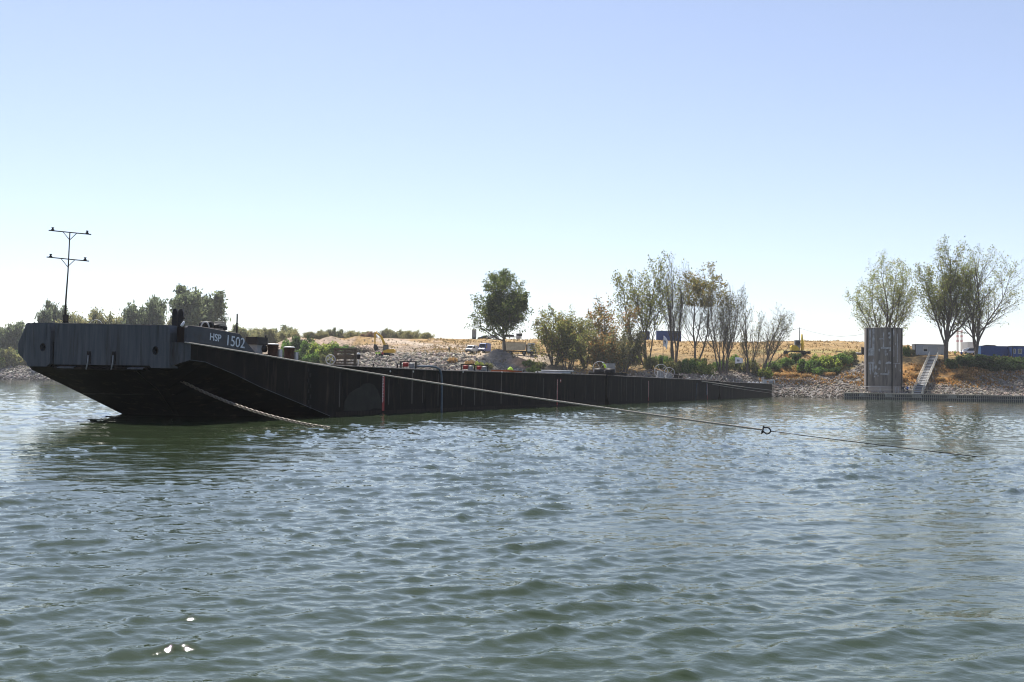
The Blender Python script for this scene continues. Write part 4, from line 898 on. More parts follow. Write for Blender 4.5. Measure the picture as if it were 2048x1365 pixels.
tree('poplar_tree', 'tall leafy poplar in front of the grey site cabin', 1893, 711, 281, 464, 128, 42, lambda rd: [((0, 0, -.3), (.0, 0, 1), 34, .6), ((0, 0, 4), (-.3, 0, 1), 24, .3), ((0, .1, 5), (.25, .1, 1), 24, .3), ((0, .1, 7), (-.1, .1, 1), 20, .25)], POP+GRN[3:], 3.6, .23, 2, .9, 'poplars by the site cabins', dict(FAN, nchild=(15, 10, 7), ang=(42, 38, 40)), .45, .05, .12)
tree('poplar_tree', 'wide fanned poplar with thin leaves beside the blue container', 1953, 711, 281, 478, 158, 43, lambda rd: [((-.1, 0, -.3), (-.06, 0, 1), 30, .45), ((.3, 0, -.3), (.14, .05, 1), 31, .42), ((.3, .1, 5), (.55, 0, 1), 25, .26), ((0, .1, 6), (-.4, .1, 1), 19, .22)], POP, 2.0, .20, 2, .9, 'poplars by the site cabins', dict(FAN, nchild=(14, 10, 8), ang=(42, 38, 40)), .42, .05, .12)
# far trees: prototypes copied with their parts
def proto(seed, n, L, spread, cols, per, size, keep=1., kw=None):
    rng = np.random.default_rng(seed); rd = random.Random(seed)
    brs = grow(seed, stemset(rd, n, L, .25, spread), **(kw or dict(levels=2, nchild=(12, 9, 4), ratio=(.5, .5, .5), ang=(42, 42, 40), up=.05, start=(.15, .15, .1)))); fit(brs, 10., 8.)
    w_ = wood_mesh('trunk', brs); lf = leaf_mesh('crown', leaf_points(brs, rng, per, .42, 1, .2, .3, keep), size, cols, rng) if per else None
    return w_, lf
HZY = [(.21, .21, .09), (.25, .22, .10), (.17, .175, .085)]; HZG = [(.115, .14, .075), (.145, .17, .085), (.095, .118, .07)]  # far leaf tones, lightened so the colour carries some haze
PR = {'yellow': proto(61, 5, 10, 24, HZY, 20, .30), 'green': proto(62, 5, 10, 30, HZG, 30, .34), 'bare': proto(63, 5, 10, 22, HZY, 0, .3), 'olive': proto(64, 5, 10, 28, HZG+HZY, 22, .32), 'rust': proto(65, 4, 10, 25, [(.24, .14, .08), (.2, .14, .09)], 26, .32), 'sparse': proto(66, 6, 10, 22, HZY, 14, .3)}
def far_tree(kind, label, px, Y, top_py, Wpx, group, name='distant_tree', zb=None, rz=0.):
    base = gnd(px, Y, -.3); Ht = pz(px, top_py, Y)-base.z; W = Wpx*Y/FPX
    r_ = thing(name, label, 'tree', base, rz, group, (W/8, W/8, Ht/10))
    link('trunk', PR[kind][0], r_)
    if PR[kind][1]: link('crown', PR[kind][1], r_)
    return r_
GL = 'trees on the distant left bank'
for i, (k, px, Y, tp, wd, lab) in enumerate((
  ('green', 8, 520, 646, 56, 'dark green tree at the left picture edge above the stone bank'),
  ('olive', 48, 530, 652, 34, 'low olive tree left of the barge bow'),
  ('green', 112, 505, 606, 42, 'round dark tree rising just left of the bow mast'),
  ('sparse', 158, 480, 630, 50, 'thin yellow green tree right of the bow mast foot'),
  ('sparse', 196, 470, 622, 50, 'pale yellow green tree above the middle of the bow'),
  ('sparse', 240, 470, 632, 50, 'wispy pale tree left of the round green tree over the bow'),
  ('green', 303, 450, 596, 58, 'round dark green tree above the near bow corner'),
  ('green', 402, 430, 577, 84, 'largest dark green tree, above the letters on the bow'),
  ('sparse', 352, 450, 636, 30, 'small thin tree between the two dark green trees'))):
    far_tree(k, lab, px, Y, tp, wd, GL, rz=i*1.3)
GM = 'thin trees beyond the earth ridge'
rnd = random.Random(12); kinds = ['yellow', 'olive', 'yellow', 'sparse']
for i, px in enumerate((462, 480, 500, 520, 541, 562, 584)):
    far_tree(kinds[i % 4], 'yellow green tree in the row beyond the bollards, behind the sand heap', px, 455+rnd.uniform(-15, 25), 655+rnd.uniform(-4, 8), rnd.uniform(34, 48), 'yellow tree row behind the bollards', rz=i)
for i, (px, k) in enumerate(((604, 'bare'), (615, 'sparse'), (628, 'bare'), (640, 'yellow'), (652, 'bare'), (664, 'olive'), (676, 'olive'), (690, 'bare'), (702, 'sparse'), (712, 'bare'), (726, 'yellow'), (738, 'rust'), (752, 'bare'), (770, 'bare'), (779, 'sparse'), (791, 'yellow'), (805, 'yellow'), (816, 'sparse'), (829, 'yellow'), (848, 'sparse'))):
    lab = {'bare': 'grey leafless tree', 'sparse': 'thin pale tree', 'yellow': 'yellow green tree', 'olive': 'olive tree', 'rust': 'rusty brown tree'}[k] + ' on the skyline beyond the earth ridge and excavator'
    far_tree(k, lab, px, 430+rnd.uniform(-20, 30), {'bare': 653, 'rust': 664}.get(k, 659)+rnd.uniform(-3, 6)+max(0, (px-780)*.1), rnd.uniform(20, 30), GM + ' ' + k, rz=i*.7)
# shrubs
def shrub_proto(seed, cols, n, size):
    rng = np.random.default_rng(seed); P_ = []
    for k in range(16):
        c_ = np.array([rng.uniform(-.75, .75), rng.uniform(-.6, .6), rng.uniform(.2, .7)]); r0 = rng.uniform(.22, .38)
        q = rng.normal(size=(n//16, 3)); q /= np.linalg.norm(q, axis=1)[:, None]; P_.append(c_ + q*r0*rng.uniform(.5, 1.1, (n//16, 1)))
    P_ = np.concatenate(P_); P_ = P_[P_[:, 2] > 0]
    m_ = MB()
    for k in range(9): a = k*.7; m_.tube([(0, 0, -.1), (.25*math.cos(a), .25*math.sin(a), .35), (.6*math.cos(a), .5*math.sin(a), .8)], [.03, .02, .006], 4)
    return leaf_mesh('foliage', P_, size, cols, rng), m_.mesh('stem', M_BARK)
SP = {'green': shrub_proto(81, [(0.091, 0.156, 0.033), (0.130, 0.195, 0.039), (0.065, 0.117, 0.029)], 2600, .085), 'lime': shrub_proto(82, [(0.195, 0.247, 0.046), (0.260, 0.273, 0.058), (0.117, 0.169, 0.039)], 2600, .085),
      'dry': shrub_proto(83, [(0.390, 0.221, 0.078), (0.312, 0.195, 0.078), (0.234, 0.169, 0.078)], 2200, .07), 'dark': shrub_proto(84, [(0.046, 0.072, 0.023), (0.065, 0.098, 0.029), (0.033, 0.058, 0.021)], 2600, .085), 'olive': shrub_proto(85, [(0.143, 0.150, 0.058), (0.195, 0.182, 0.065), (0.104, 0.117, 0.046)], 2400, .08)}
def shrub(kind, label, px, Y, wpx, top_py=None, hm=None, group=None, dz=-.15):
    base = gnd(px, Y, dz); W = wpx*Y/FPX; Ht = hm if hm else max(1., pz(px, top_py, Y)-base.z)
    r_ = thing('shrub', label, 'shrub', base, (px*.37) % 6.28, group, (W/2, W/2, Ht/.98))
    link('foliage', SP[kind][0], r_); link('stem', SP[kind][1], r_); return r_
for px, Y, wp_, hm, k in ((1545, 293, 34, 2.6, 'green'), (1572, 295, 32, 2.4, 'green'), (1592, 297, 26, 2.1, 'dark'), (1618, 288, 44, 3.6, 'green'), (1640, 291, 42, 3.4, 'lime'), (1660, 287, 44, 3.8, 'lime'), (1682, 288, 42, 3.4, 'green'), (1700, 291, 34, 3., 'olive'), (1640, 283, 30, 2.2, 'green'), (1672, 282, 26, 2.0, 'dark')):
    shrub(k, {'green': 'leafy green shrub', 'dark': 'dark green shrub', 'lime': 'yellow green shrub', 'olive': 'olive shrub'}[k] + ' on the slope below the spider excavator', px, Y, wp_, None, hm, 'shrubs below the spider excavator ' + k)
for i, (px, Y, wp_, hm) in enumerate(((1950, 281, 44, 2.3), (1975, 280, 46, 2.8), (2000, 279, 46, 2.8), (2025, 279, 46, 2.9), (2048, 278, 46, 3.), (1930, 279, 40, 2.4), (1962, 276, 40, 2.2), (1990, 274, 40, 2.), (2020, 275, 44, 2.2), (2075, 278, 50, 2.6))):
    shrub('dark', 'dark shrub in the shaded row below the blue container', px, Y, wp_, None, hm, 'dark shrubs below the blue container')
shrub('dark', 'round dark green bush right of the gangway', 1906, 276, 34, None, 2.8)
for px, k, hm in ((1789, 'green', 2.6), (1812, 'green', 2.9), (1823, 'olive', 2.2)): shrub(k, ('tallest' if hm > 2.8 else ('middle-sized' if hm > 2.4 else 'smallest')) + ' bush between the round pier and the grey cabin', px, 288, 18, None, hm)
for px, k, Y, hm, wp_ in ((1800, 'dry', 266, 1.2, 26), (1830, 'dry', 268, 1.3, 26), (1880, 'dry', 266, 1.3, 30), (1920, 'dry', 268, 1.4, 34), (1945, 'dry', 266, 1.2, 30), (1560, 'dry', 289, 1.3, 34), (1590, 'dry', 287, 1.3, 34), (1620, 'dry', 283, 1.2, 36), (1660, 'dry', 281, 1.1, 34), (1700, 'dry', 277, 1.2, 30)):
    shrub(k, 'rusty orange dry scrub on the bank ' + ('beside the gangway' if px > 1780 else 'below the green shrubs'), px, Y, wp_, None, hm, 'dry scrub ' + ('beside the gangway' if px > 1780 else 'below the shrubs'))
for px, Y, wp_, tp, k in ((582, 330, 44, 680, 'green'), (602, 322, 50, 672, 'dark'), (620, 318, 46, 684, 'green'), (640, 305, 52, 686, 'lime'), (662, 302, 52, 685, 'lime'), (686, 300, 48, 690, 'green'), (708, 290, 34, 696, 'green'), (630, 298, 40, 705, 'green'), (602, 305, 44, 700, 'dark'), (660, 288, 40, 708, 'olive')):
    shrub(k, {'green': 'leafy green bush', 'dark': 'dark green bush', 'lime': 'bright yellow green bush', 'olive': 'olive bush'}[k] + ' between the bollards and the pallet, on the bank', px, Y, wp_, tp, None, 'bushes behind the pallet ' + k)
for px, Y, wp_ in ((612, 286, 30), (640, 280, 30), (665, 276, 26)): shrub('dry', 'low rusty scrub at the foot of the bushes behind the pallet', px, Y, wp_, None, 1.6, 'rusty scrub behind the pallet')
for px, k in ((978, 'olive'), (960, 'lime'), (940, 'dry'), (905, 'dry'), (1068, 'lime'), (1082, 'olive'), (1058, 'lime')):
    shrub(k, {'olive': 'olive weeds', 'lime': 'yellowish weeds', 'dry': 'rusty weeds'}[k] + (' at the foot of the earth mound' if px < 1000 else ' under the leftmost willow'), px, 263.5+(px % 3), 26, None, 2., 'weeds near the mound ' + k + (' left' if px < 1000 else ' right'))
rnd = random.Random(77)
for i in range(22):
    px = 1120 + i*19.5 + rnd.uniform(-8, 8); k = rnd.choice(('olive', 'olive', 'dry', 'green', 'lime'))
    shrub(k, {'olive': 'olive undergrowth bush', 'dry': 'rusty undergrowth bush', 'green': 'green undergrowth bush', 'lime': 'yellowish undergrowth bush'}[k] + ' among the riverside trunks', px, 281+rnd.uniform(0, 14), rnd.uniform(26, 44), None, rnd.uniform(1.6, 4.2), 'undergrowth ' + k)
for i in range(16):
    px = -40 + i*11.5; Y = 493+rnd.uniform(0, 22); k = rnd.choice(('lime', 'lime', 'green', 'olive'))
    shrub(k, {'olive': 'olive bush', 'green': 'green bush', 'lime': 'yellow green bush'}[k] + ' above the stone revetment on the left bank', px, Y, rnd.uniform(34, 52), None, rnd.uniform(5, 10), 'bushes on the left bank ' + k)
# dry grass tufts
def tufts(name, label, px0, px1, d0, d1, n, h0, h1, cols, seed, zmin=6.):
    rng = np.random.default_rng(seed); px = rng.uniform(px0, px1, n); d = rng.uniform(d0, d1, n); Y = d + np.interp(px, _cp, _cs); X = (px-1024)/FPX*Y
    z, _, _ = ter(X, Y); k = (z > zmin) & (fbm(X/5, Y/5, 91, 3) > -.12); X, Y, z = X[k], Y[k], z[k]; n = len(X)
    V = []; hh = rng.uniform(h0, h1, n)
    for q in range(3):
        a = rng.uniform(0, 6.28, n); w_ = hh*.35; lx, ly = rng.normal(0, .3, n)*hh, rng.normal(0, .3, n)*hh
        V.append(np.stack([np.stack([X-np.cos(a)*w_, Y-np.sin(a)*w_, z-.05], 1), np.stack([X+np.cos(a)*w_, Y+np.sin(a)*w_, z-.05], 1), np.stack([X+lx, Y+ly, z+hh], 1)], 1))
    V = np.concatenate(V).reshape(-1, 3); cc = np.array(cols)[rng.integers(0, len(cols), 3*n)]*rng.uniform(.6, 1.3, (3*n, 1))
    return tag(link(name, npmesh(name, V, np.arange(len(V)).reshape(-1, 3), M_LEAF, cc, False, 'CORNER')), label, 'grass', None, 'stuff')
STR = [(.40, .27, .12), (.46, .33, .16), (.30, .19, .08), (.24, .18, .07)]
tufts('dry_grass', 'dry straw grass on the embankment slope', 840, 2150, 36, 108, 22000, .12, .5, STR, 1)
tufts('dry_grass', 'rusty dry grass on the lower bank near the pier', 1520, 2080, 8, 34, 7000, .2, .7, [(.42, .21, .06), (.34, .19, .07), (.22, .16, .06)], 2, 3.)
tufts('weeds', 'sparse weeds on the dug earth and bench', 560, 1100, 14, 100, 2600, .15, .6, [(.17, .16, .06), (.25, .18, .08)], 3)
# brush pile
r_ = thing('brush_pile', 'dark heap of cut branches left of the excavator', 'brush pile', gnd(722, 283)); rnd = random.Random(5); m_ = MB()
for k in range(420):
    a = Vector((rnd.gauss(0, 2.6), rnd.gauss(0, 1.4), abs(rnd.gauss(0, .9)))); d = Vector((rnd.gauss(0, 1), rnd.gauss(0, 1), rnd.gauss(.1, .4))).normalized()*rnd.uniform(.6, 1.7); m_.tube([a-d, a, a+d+Vector((0, 0, .2))], [.05, .06, .02], 3)
tag(m_.build('branches', M_BRUSH, r_), kind='stuff')

# ------------------------------------------------------------------ people
def skin_body(name, joints, edges):
    me = bpy.data.meshes.new(name); me.from_pydata([j[0] for j in joints], edges, []); o = bpy.data.objects.new(name, me); C.objects.link(o)
    md = o.modifiers.new('s', 'SKIN'); o.modifiers.new('d', 'SUBSURF').levels = 1
    for i, j in enumerate(joints):
        r0 = j[1]; me.skin_vertices[0].data[i].radius = (r0, r0*(j[2] if len(j) > 2 else 1)); me.skin_vertices[0].data[i].use_root = i == 0
    bpy.context.view_layer.update()
    out = bpy.data.meshes.new_from_object(o.evaluated_get(bpy.context.evaluated_depsgraph_get())); bpy.data.objects.remove(o); return out
def body_joints(step=.12, arm=.12, bend=0.):
    J = [((0, 0, .95), .15, .8), ((0, 0, 1.15), .145, .75), ((0, 0, 1.38), .17, .7), ((0, 0, 1.52), .06), ((0, -.01, 1.60), .085), ((0, -.01, 1.72), .095), ((0, 0, 1.79), .06)]
    E = [(0, 1), (1, 2), (2, 3), (3, 4), (4, 5), (5, 6)]
    for sg in (-1, 1):
        n = len(J); J += [((sg*.19, 0, 1.42), .065), ((sg*(.24+arm*.3), .02, 1.16), .05), ((sg*(.25+arm), -.08, .93), .038), ((sg*(.25+arm), -.10, .84), .045)]
        E += [(2, n), (n, n+1), (n+1, n+2), (n+2, n+3)]
        n = len(J); J += [((sg*.10, 0, .86), .10), ((sg*.12, -.03+sg*step*.5, .48), .07), ((sg*.13, .02+sg*step, .09), .05), ((sg*.14, -.12+sg*step, .04), .045)]
        E += [(0, n), (n, n+1), (n+1, n+2), (n+2, n+3)]
    if bend:
        M_ = Matrix.Rotation(bend, 4, 'X')
        J = [((lambda v: tuple(M_ @ (Vector(v)-Vector((0, 0, .95))) + Vector((0, 0, .95))) if v[2] > 1.1 else v)(j[0]),) + tuple(j[1:]) for j in J]
    return J, E
BODY = [skin_body('body', *body_joints(.10, .05)), skin_body('body', *body_joints(.22, .16)), skin_body('body', *body_joints(.12, .1, R(38)))]
def person(label, loc, pose, rz, top_m, legs_m, helmet, scale=1.0):
    r_ = thing('person', label, 'person', loc, rz, None, (scale,)*3)
    me = BODY[pose].copy(); me.materials.clear()
    for q in (legs_m, top_m, M_SKIN): me.materials.append(q)
    for p in me.polygons:
        z = p.center.z; x = abs(p.center.x); p.use_smooth = True
        if pose == 2: p.material_index = 0 if z < .97 else 1
        else: p.material_index = 0 if z < .98 and x < .24 else (2 if z > 1.53 or (z < .9 and x >= .24) else 1)
    link('body', me, r_)
    c_ = Vector((0, -.01, 1.74))
    if pose == 2: c_ = Matrix.Rotation(R(38), 4, 'X') @ (c_-Vector((0, 0, .95))) + Vector((0, 0, .95))
    m_ = MB(); m_.lathe([(.135, 0), (.125, .07), (.08, .13), (.0, .15)], 10, c_); m_.build('helmet' if helmet is not M_NAVY else 'hair', helmet, r_)
    return r_
person('person in dark clothes with yellow helmet walking the dirt road on the bank', gnd(898.5, 300), 1, .4, M_NAVY, M_NAVY, M_HIVIS)
person('person in yellow vest left of the two beside the excavator bucket', gnd(753.5, 267.5), 0, .2, M_HIVIS, M_NAVY, M_HELM)
person('person in yellow vest right of the two beside the excavator bucket', gnd(759, 267.2), 0, -.3, M_HIVIS, M_NAVY, M_HELM)
person('person in a red jacket in front of the excavator', gnd(765.5, 267), 0, 2.5, M_REDC, M_NAVY, M_HELM)
s_, z_ = bst(1213, 740, 2.); person('person in green hi-vis vest bending over the winch on the middle barge', BW(s_, 2., 3.43), 2, R(-70), M_HIVIS, M_NAVY, M_HELM)
person('person in dark clothes left of the two on the walkway by the round pier', at(1806.5, 786.5, 246.5), 0, .5, M_NAVY, M_NAVY, M_NAVY)
person('person in dark clothes right of the two on the walkway, nearer the gangway', at(1815, 787, 246.5), 1, -.6, M_BCLOTH, M_NAVY, M_NAVY)
person('person in pale vest and white helmet under the leafy poplar', gnd(1911, 286), 0, .3, M_HIVIS, M_NAVY, M_HELM)
person('person in a blue shirt standing between the poplars', gnd(1924, 285.5), 0, -.2, M_BCLOTH, M_NAVY, M_NAVY)

# ------------------------------------------------------------------ vehicles and machines on the bank
def wheel(par, x, y, r, wd=.25):
    m_ = MB(); m_.bar((x, y-wd/2, r), (x, y+wd/2, r), r, None, 18); o = m_.build('wheel', M_BLACK, par)
    m_ = MB(); m_.bar((x, y-wd/2-.02, r), (x, y+wd/2+.02, r), r*.55, None, 12); m_.build('rim', M_GREY, o)
def van(label, loc, rz, mt, L=5.2, H_=2.2, roof=None):
    r_ = thing('van', label, 'van', loc, rz)          # front towards -x... local x forward is -y after rz
    sd = [(-L/2, .4), (-L/2, 1.0), (-L/2+.75, 1.22), (-L/2+1.45, H_-.12), (-L/2+1.9, H_), (L/2-.05, H_-.03), (L/2, 1.2), (L/2, .4)]
    m_ = MB(); m_.prism(sd, -.95, .95); bd = m_.build('body', mt, r_)
    md = bd.modifiers.new('b', 'BEVEL'); md.width = .1; md.segments = 2
    m_ = MB(); a = Vector((-L/2+.80, 0, 1.27)); b_ = Vector((-L/2+1.42, 0, H_-.18)); n_ = Vector((-(b_-a).z, 0, (b_-a).x)).normalized()*.02
    m_.add([a+n_+Vector((0, -.82, 0)), a+n_+Vector((0, .82, 0)), b_+n_+Vector((0, .74, 0)), b_+n_+Vector((0, -.74, 0))], [(0, 1, 2, 3)]); m_.build('windscreen', M_GLASS, r_)
    for sg in (-1, 1):
        m_ = MB(); m_.prism([(-L/2+1.1, 1.28), (-L/2+1.6, H_-.25), (-L/2+2.3, H_-.25), (-L/2+2.3, 1.28)], sg*.955, sg*.965); m_.build('side_window', M_GLASS, r_)
        m_ = MB(); m_.box(-L/2+.9, -L/2+1.05, sg*1.0-.08, sg*1.0+.08, 1.25, 1.5); m_.build('mirror', M_BLACK, r_)
        m_ = MB(); m_.box(-L/2-.02, -L/2+.1, sg*.72-.16, sg*.72+.16, .78, .95); m_.build('headlight', M_LGREY, r_)
    m_ = MB(); m_.box(-L/2-.06, -L/2+.2, -.93, .93, .32, .62); m_.build('bumper', M_BLACK, r_)
    m_ = MB(); m_.box(-L/2-.015, -L/2+.03, -.45, .45, .7, .9); m_.build('grille', M_BLACK, r_)
    for x in (-L/2+.95, L/2-1.05):
        for y in (-.85, .85): wheel(r_, x, y, .34)
    return r_
van('white panel van parked facing the river, left of the blue one', gnd(944, 286), R(70), M_VWHITE, 5.0, 2.05)
v_ = van('blue van with pale roof parked facing the river, right of the white one', gnd(969, 290), R(72), M_VBLUE, 5.6, 2.65)
m_ = MB(); m_.box(-.9, 2.75, -.9, .9, 2.64, 2.72); m_.build('roof_cap', M_LGREY, v_)
# tipper truck, nose to the right
r_ = thing('tipper_truck', 'tipper truck with cream body and white cab behind the mound', 'truck', gnd(1040, 287), R(-4))
m_ = MB(); m_.prism([(-4.9, 1.55), (-4.8, 3.35), (1.65, 3.2), (1.45, 1.45), (-4.5, 1.25)], -1.22, 1.22); m_.build('tipper_body', M_CREAM, r_)
for x in np.linspace(-4.4, 1.2, 7): m_ = MB(); m_.box(x-.06, x+.06, -1.3, -1.222, 1.6, 3.15); m_.build('body_rib', M_CREAM, r_)
m_ = MB(); m_.box(-4.8, 1.7, -1.28, 1.28, 3.36, 3.44); m_.build('top_rail', M_CREAM, r_)
m_ = MB(); m_.box(-4.6, 4.3, -.5, .5, .85, 1.2); m_.build('chassis', M_DARK, r_)
m_ = MB(); m_.prism([(2.15, 1.0), (2.15, 3.25), (2.5, 3.35), (4.1, 3.3), (4.35, 2.2), (4.4, 1.0)], -1.2, 1.2); cb = m_.build('cab', M_VWHITE, r_)
m_ = MB(); m_.prism([(2.95, 2.15), (2.95, 3.0), (3.95, 3.0), (4.15, 2.15)], -1.215, -1.202); m_.build('side_window', M_GLASS, cb)
m_ = MB(); m_.prism([(4.12, 3.15), (4.37, 2.2), (4.39, 2.2), (4.15, 3.16)], -1.05, 1.05); m_.build('windscreen', M_GLASS, cb)
m_ = MB(); m_.box(2.1, 4.5, -1.22, 1.22, .45, .99); m_.build('skirt', M_NAVY, r_)
m_ = MB(); m_.box(1.75, 2.1, -.9, .9, 1.2, 2.9); m_.build('air_intake', M_DARK, r_)
for x in (-3.9, -2.5, 1.2, 3.3):
    for y in (-1.0, 1.0): wheel(r_, x, y, .52, .35)
def car(label, loc, rz, mt, sc_=1.):
    r_ = thing('car', label, 'car', loc, rz, None, (sc_,)*3)
    m_ = MB(); m_.prism([(-2.1, .3), (-2.15, .7), (-1.9, .88), (-1.0, .95), (2.0, .95), (2.15, .75), (2.1, .3)], -.85, .85); bd = m_.build('body', mt, r_); bd.modifiers.new('b', 'BEVEL').width = .07
    m_ = MB(); m_.prism([(-1.15, .95), (-.45, 1.42), (1.0, 1.45), (1.75, .95)], -.72, .72); g_ = m_.build('cabin', M_GLASS, r_)
    m_ = MB(); m_.prism([(-.45, 1.425), (-.3, 1.47), (.95, 1.49), (1.05, 1.455)], -.7, .7); m_.build('roof', mt, r_)
    for x in (-1.35, 1.3):
        for y in (-.76, .76): wheel(r_, x, y, .31, .2)
    return r_
car('silver car parked on the embankment behind the lone poplar', gnd(985, 356), R(5), M_SILVER)
car('dark car parked left of the silver one on the embankment', gnd(968, 362), R(20), M_DARK)
car('white car parked between the two right poplars', gnd(1937, 292), R(15), M_VWHITE, 1.05)
car('pale car behind the white one between the two right poplars', gnd(1941, 302), R(10), M_SILVER, 1.05)
r_ = thing('flatbed_truck', 'pale flatbed truck on the embankment behind the lone poplar', 'truck', gnd(1022, 356), R(0))
m_ = MB(); m_.box(-3, 1.6, -1.1, 1.1, .9, 1.15); m_.build('flatbed', M_GREY, r_); m_ = MB(); m_.prism([(1.7, .5), (1.7, 2.2), (2.9, 2.2), (3.3, 1.4), (3.4, .5)], -1.05, 1.05); m_.build('cab', M_LGREY, r_)
m_ = MB(); m_.prism([(2.0, 1.4), (2.0, 2.0), (2.85, 2.0), (3.1, 1.4)], -1.07, -1.052); m_.build('side_window', M_GLASS, r_)
m_ = MB(); m_.box(-2.6, 1.0, -.9, .9, 1.16, 1.75); m_.build('load', M_DARK, r_)
for x in (-2.2, 2.5):
    for y in (-.9, .9): wheel(r_, x, y, .42)
r_ = thing('notice_board', 'small dark notice board on two posts on the embankment', 'sign', gnd(1041, 354))
for x in (-.3, .3): m_ = MB(); m_.box(x-.06, x+.06, -.05, .05, 0, 1.9); m_.build('post', M_GREY, r_)
m_ = MB(); m_.box(-.55, .55, -.09, -.052, 1.2, 2.2); m_.build('board', M_DARK, r_)
r_ = thing('drill_rig', 'tall thin drilling mast with grey housing on the embankment', 'drill rig', gnd(948, 356))
m_ = MB(); m_.box(-.75, .75, -.6, .6, .5, 3.3); m_.build('housing', M_GREY, r_); m_ = MB(); m_.box(-.6, .6, -1.2, 1.2, 0, .5); m_.build('base', M_DARK, r_)
m_ = MB()
for x in (-.22, .22):
    for y in (-.2, .2): m_.bar((x, y, 3.2), (x*.7, y*.7, 8.4), .05, None, 4)
for k in range(9):
    z = 3.3+k*.58; m_.bar((-.22, -.2, z), (.22, -.2, z+.5), .035, None, 4); m_.bar((.22, -.21, z), (-.22, -.21, z+.5), .035, None, 4); m_.bar((-.22, -.2, z), (-.22, .2, z), .035, None, 4); m_.bar((.22, -.2, z), (.22, .2, z), .035, None, 4)
tag(m_.build('lattice_mast', M_DARK, r_), kind='stuff'); m_ = MB(); m_.box(-.35, .35, -.3, .3, 8.35, 8.6); m_.build('mast_head', M_DARK, r_)
# crawler excavator
r_ = thing('crawler_excavator', 'yellow crawler excavator with its arm bent over the earth bench', 'excavator', gnd(774, 270), 0)
for y in (-1.0, 1.0):
    m_ = MB(); m_.prism([(-1.7, .1), (-1.95, .45), (-1.7, .85), (1.6, .85), (1.9, .45), (1.6, .1)], y-.28, y+.28); m_.build('track', M_BLACK, r_)
m_ = MB(); m_.box(-.7, .7, -.9, .9, .6, 1.0); m_.build('undercarriage', M_DARK, r_)
m_ = MB(); m_.prism([(-.9, 1.0), (-.9, 1.5), (.4, 1.9), (1.9, 2.0), (2.15, 1.7), (2.1, 1.05)], -1.2, 1.2); m_.build('engine_housing', M_YEL, r_)
m_ = MB(); m_.prism([(-.95, 1.35), (-.8, 2.95), (.45, 3.0), (.5, 1.5)], -1.15, -.1); cb = m_.build('cab', M_DARK, r_)
m_ = MB(); m_.prism([(-.8, 1.75), (-.68, 2.8), (.3, 2.85), (.35, 1.75)], -1.17, -1.152); m_.build('cab_window', M_GLASS, cb)
m_ = MB(); m_.tube([(-.3, .4, 1.5), (-.75, .4, 3.4), (-1.6, .4, 5.2), (-3.0, .4, 6.3)], [.30, .36, .32, .22], 6); m_.build('boom', M_YEL, r_)
m_ = MB(); m_.tube([(-2.7, .4, 6.5), (-3.2, .4, 5.9), (-3.15, .4, 3.1)], [.16, .26, .16], 6); m_.build('stick', M_YEL, r_)
m_ = MB(); m_.bar((-1.9, .4, 5.9), (-2.9, .4, 6.6), .09, None, 6); m_.build('hydraulic_ram', M_DARK, r_)
m_ = MB(); m_.prism([(-3.3, 3.2), (-2.8, 3.1), (-2.2, 2.3), (-2.4, 1.6), (-3.1, 1.5), (-3.5, 2.2)], -.15, .95); m_.build('bucket', M_DARK, r_)
# walking excavator
r_ = thing('walking_excavator', 'yellow spider excavator with raised arm on the dry grass slope', 'excavator', gnd(1596, 303), 0)
m_ = MB(); m_.box(-.9, .9, -.9, .9, .75, 1.15); m_.build('undercarriage', M_DARK, r_)
for x, y, xe, ye in ((-.8, -.7, -3.7, -.9), (-.8, .7, -3.2, 1.0), (.8, -.7, 1.3, -1.9), (.8, .7, 3.4, 1.0)):
    m_ = MB(); m_.tube([(x, y, .95), ((x+xe)/2, (y+ye)/2, 1.05), (xe, ye, .62)], .2, 6); lg_ = m_.build('leg', M_DARK, r_)
    m_ = MB(); m_.bar((xe, ye-.25, .58), (xe, ye+.25, .58), .62, None, 16); m_.build('wheel', M_BLACK, lg_)
m_ = MB(); m_.prism([(-2.0, 1.2), (-2.1, 2.3), (-1.8, 2.75), (-.6, 2.7), (.2, 1.9), (.3, 1.2)], -.9, .9); m_.build('engine_housing', M_YEL2, r_)
m_ = MB(); m_.prism([(-1.05, 2.0), (-.95, 4.2), (.4, 4.25), (.65, 3.2), (.6, 2.0)], -.75, .3); cb = m_.build('cab', M_GREY, r_)
m_ = MB(); m_.prism([(-.85, 2.7), (-.8, 4.0), (.3, 4.05), (.5, 3.2), (.45, 2.7)], -.77, -.752); m_.build('cab_window', M_GLASS, cb)
m_ = MB(); m_.tube([(.2, .5, 1.9), (.9, .5, 3.0), (1.45, .5, 3.9)], [.25, .28, .2], 6); m_.build('boom', M_YEL2, r_)
m_ = MB(); m_.tube([(1.35, .45, 1.1), (1.4, .45, 3.6), (1.3, .45, 6.0)], [.28, .34, .22], 6); m_.build('stick', M_YEL2, r_)
m_ = MB(); m_.bar((1.85, .45, 1.4), (1.9, .45, 4.6), .12, None, 6); m_.build('hydraulic_ram', M_YEL2, r_)
m_ = MB(); m_.prism([(1.0, .3), (1.0, 1.1), (1.7, 1.2), (2.0, .7), (1.7, .25)], 0, .9); m_.build('bucket', M_DARK, r_)
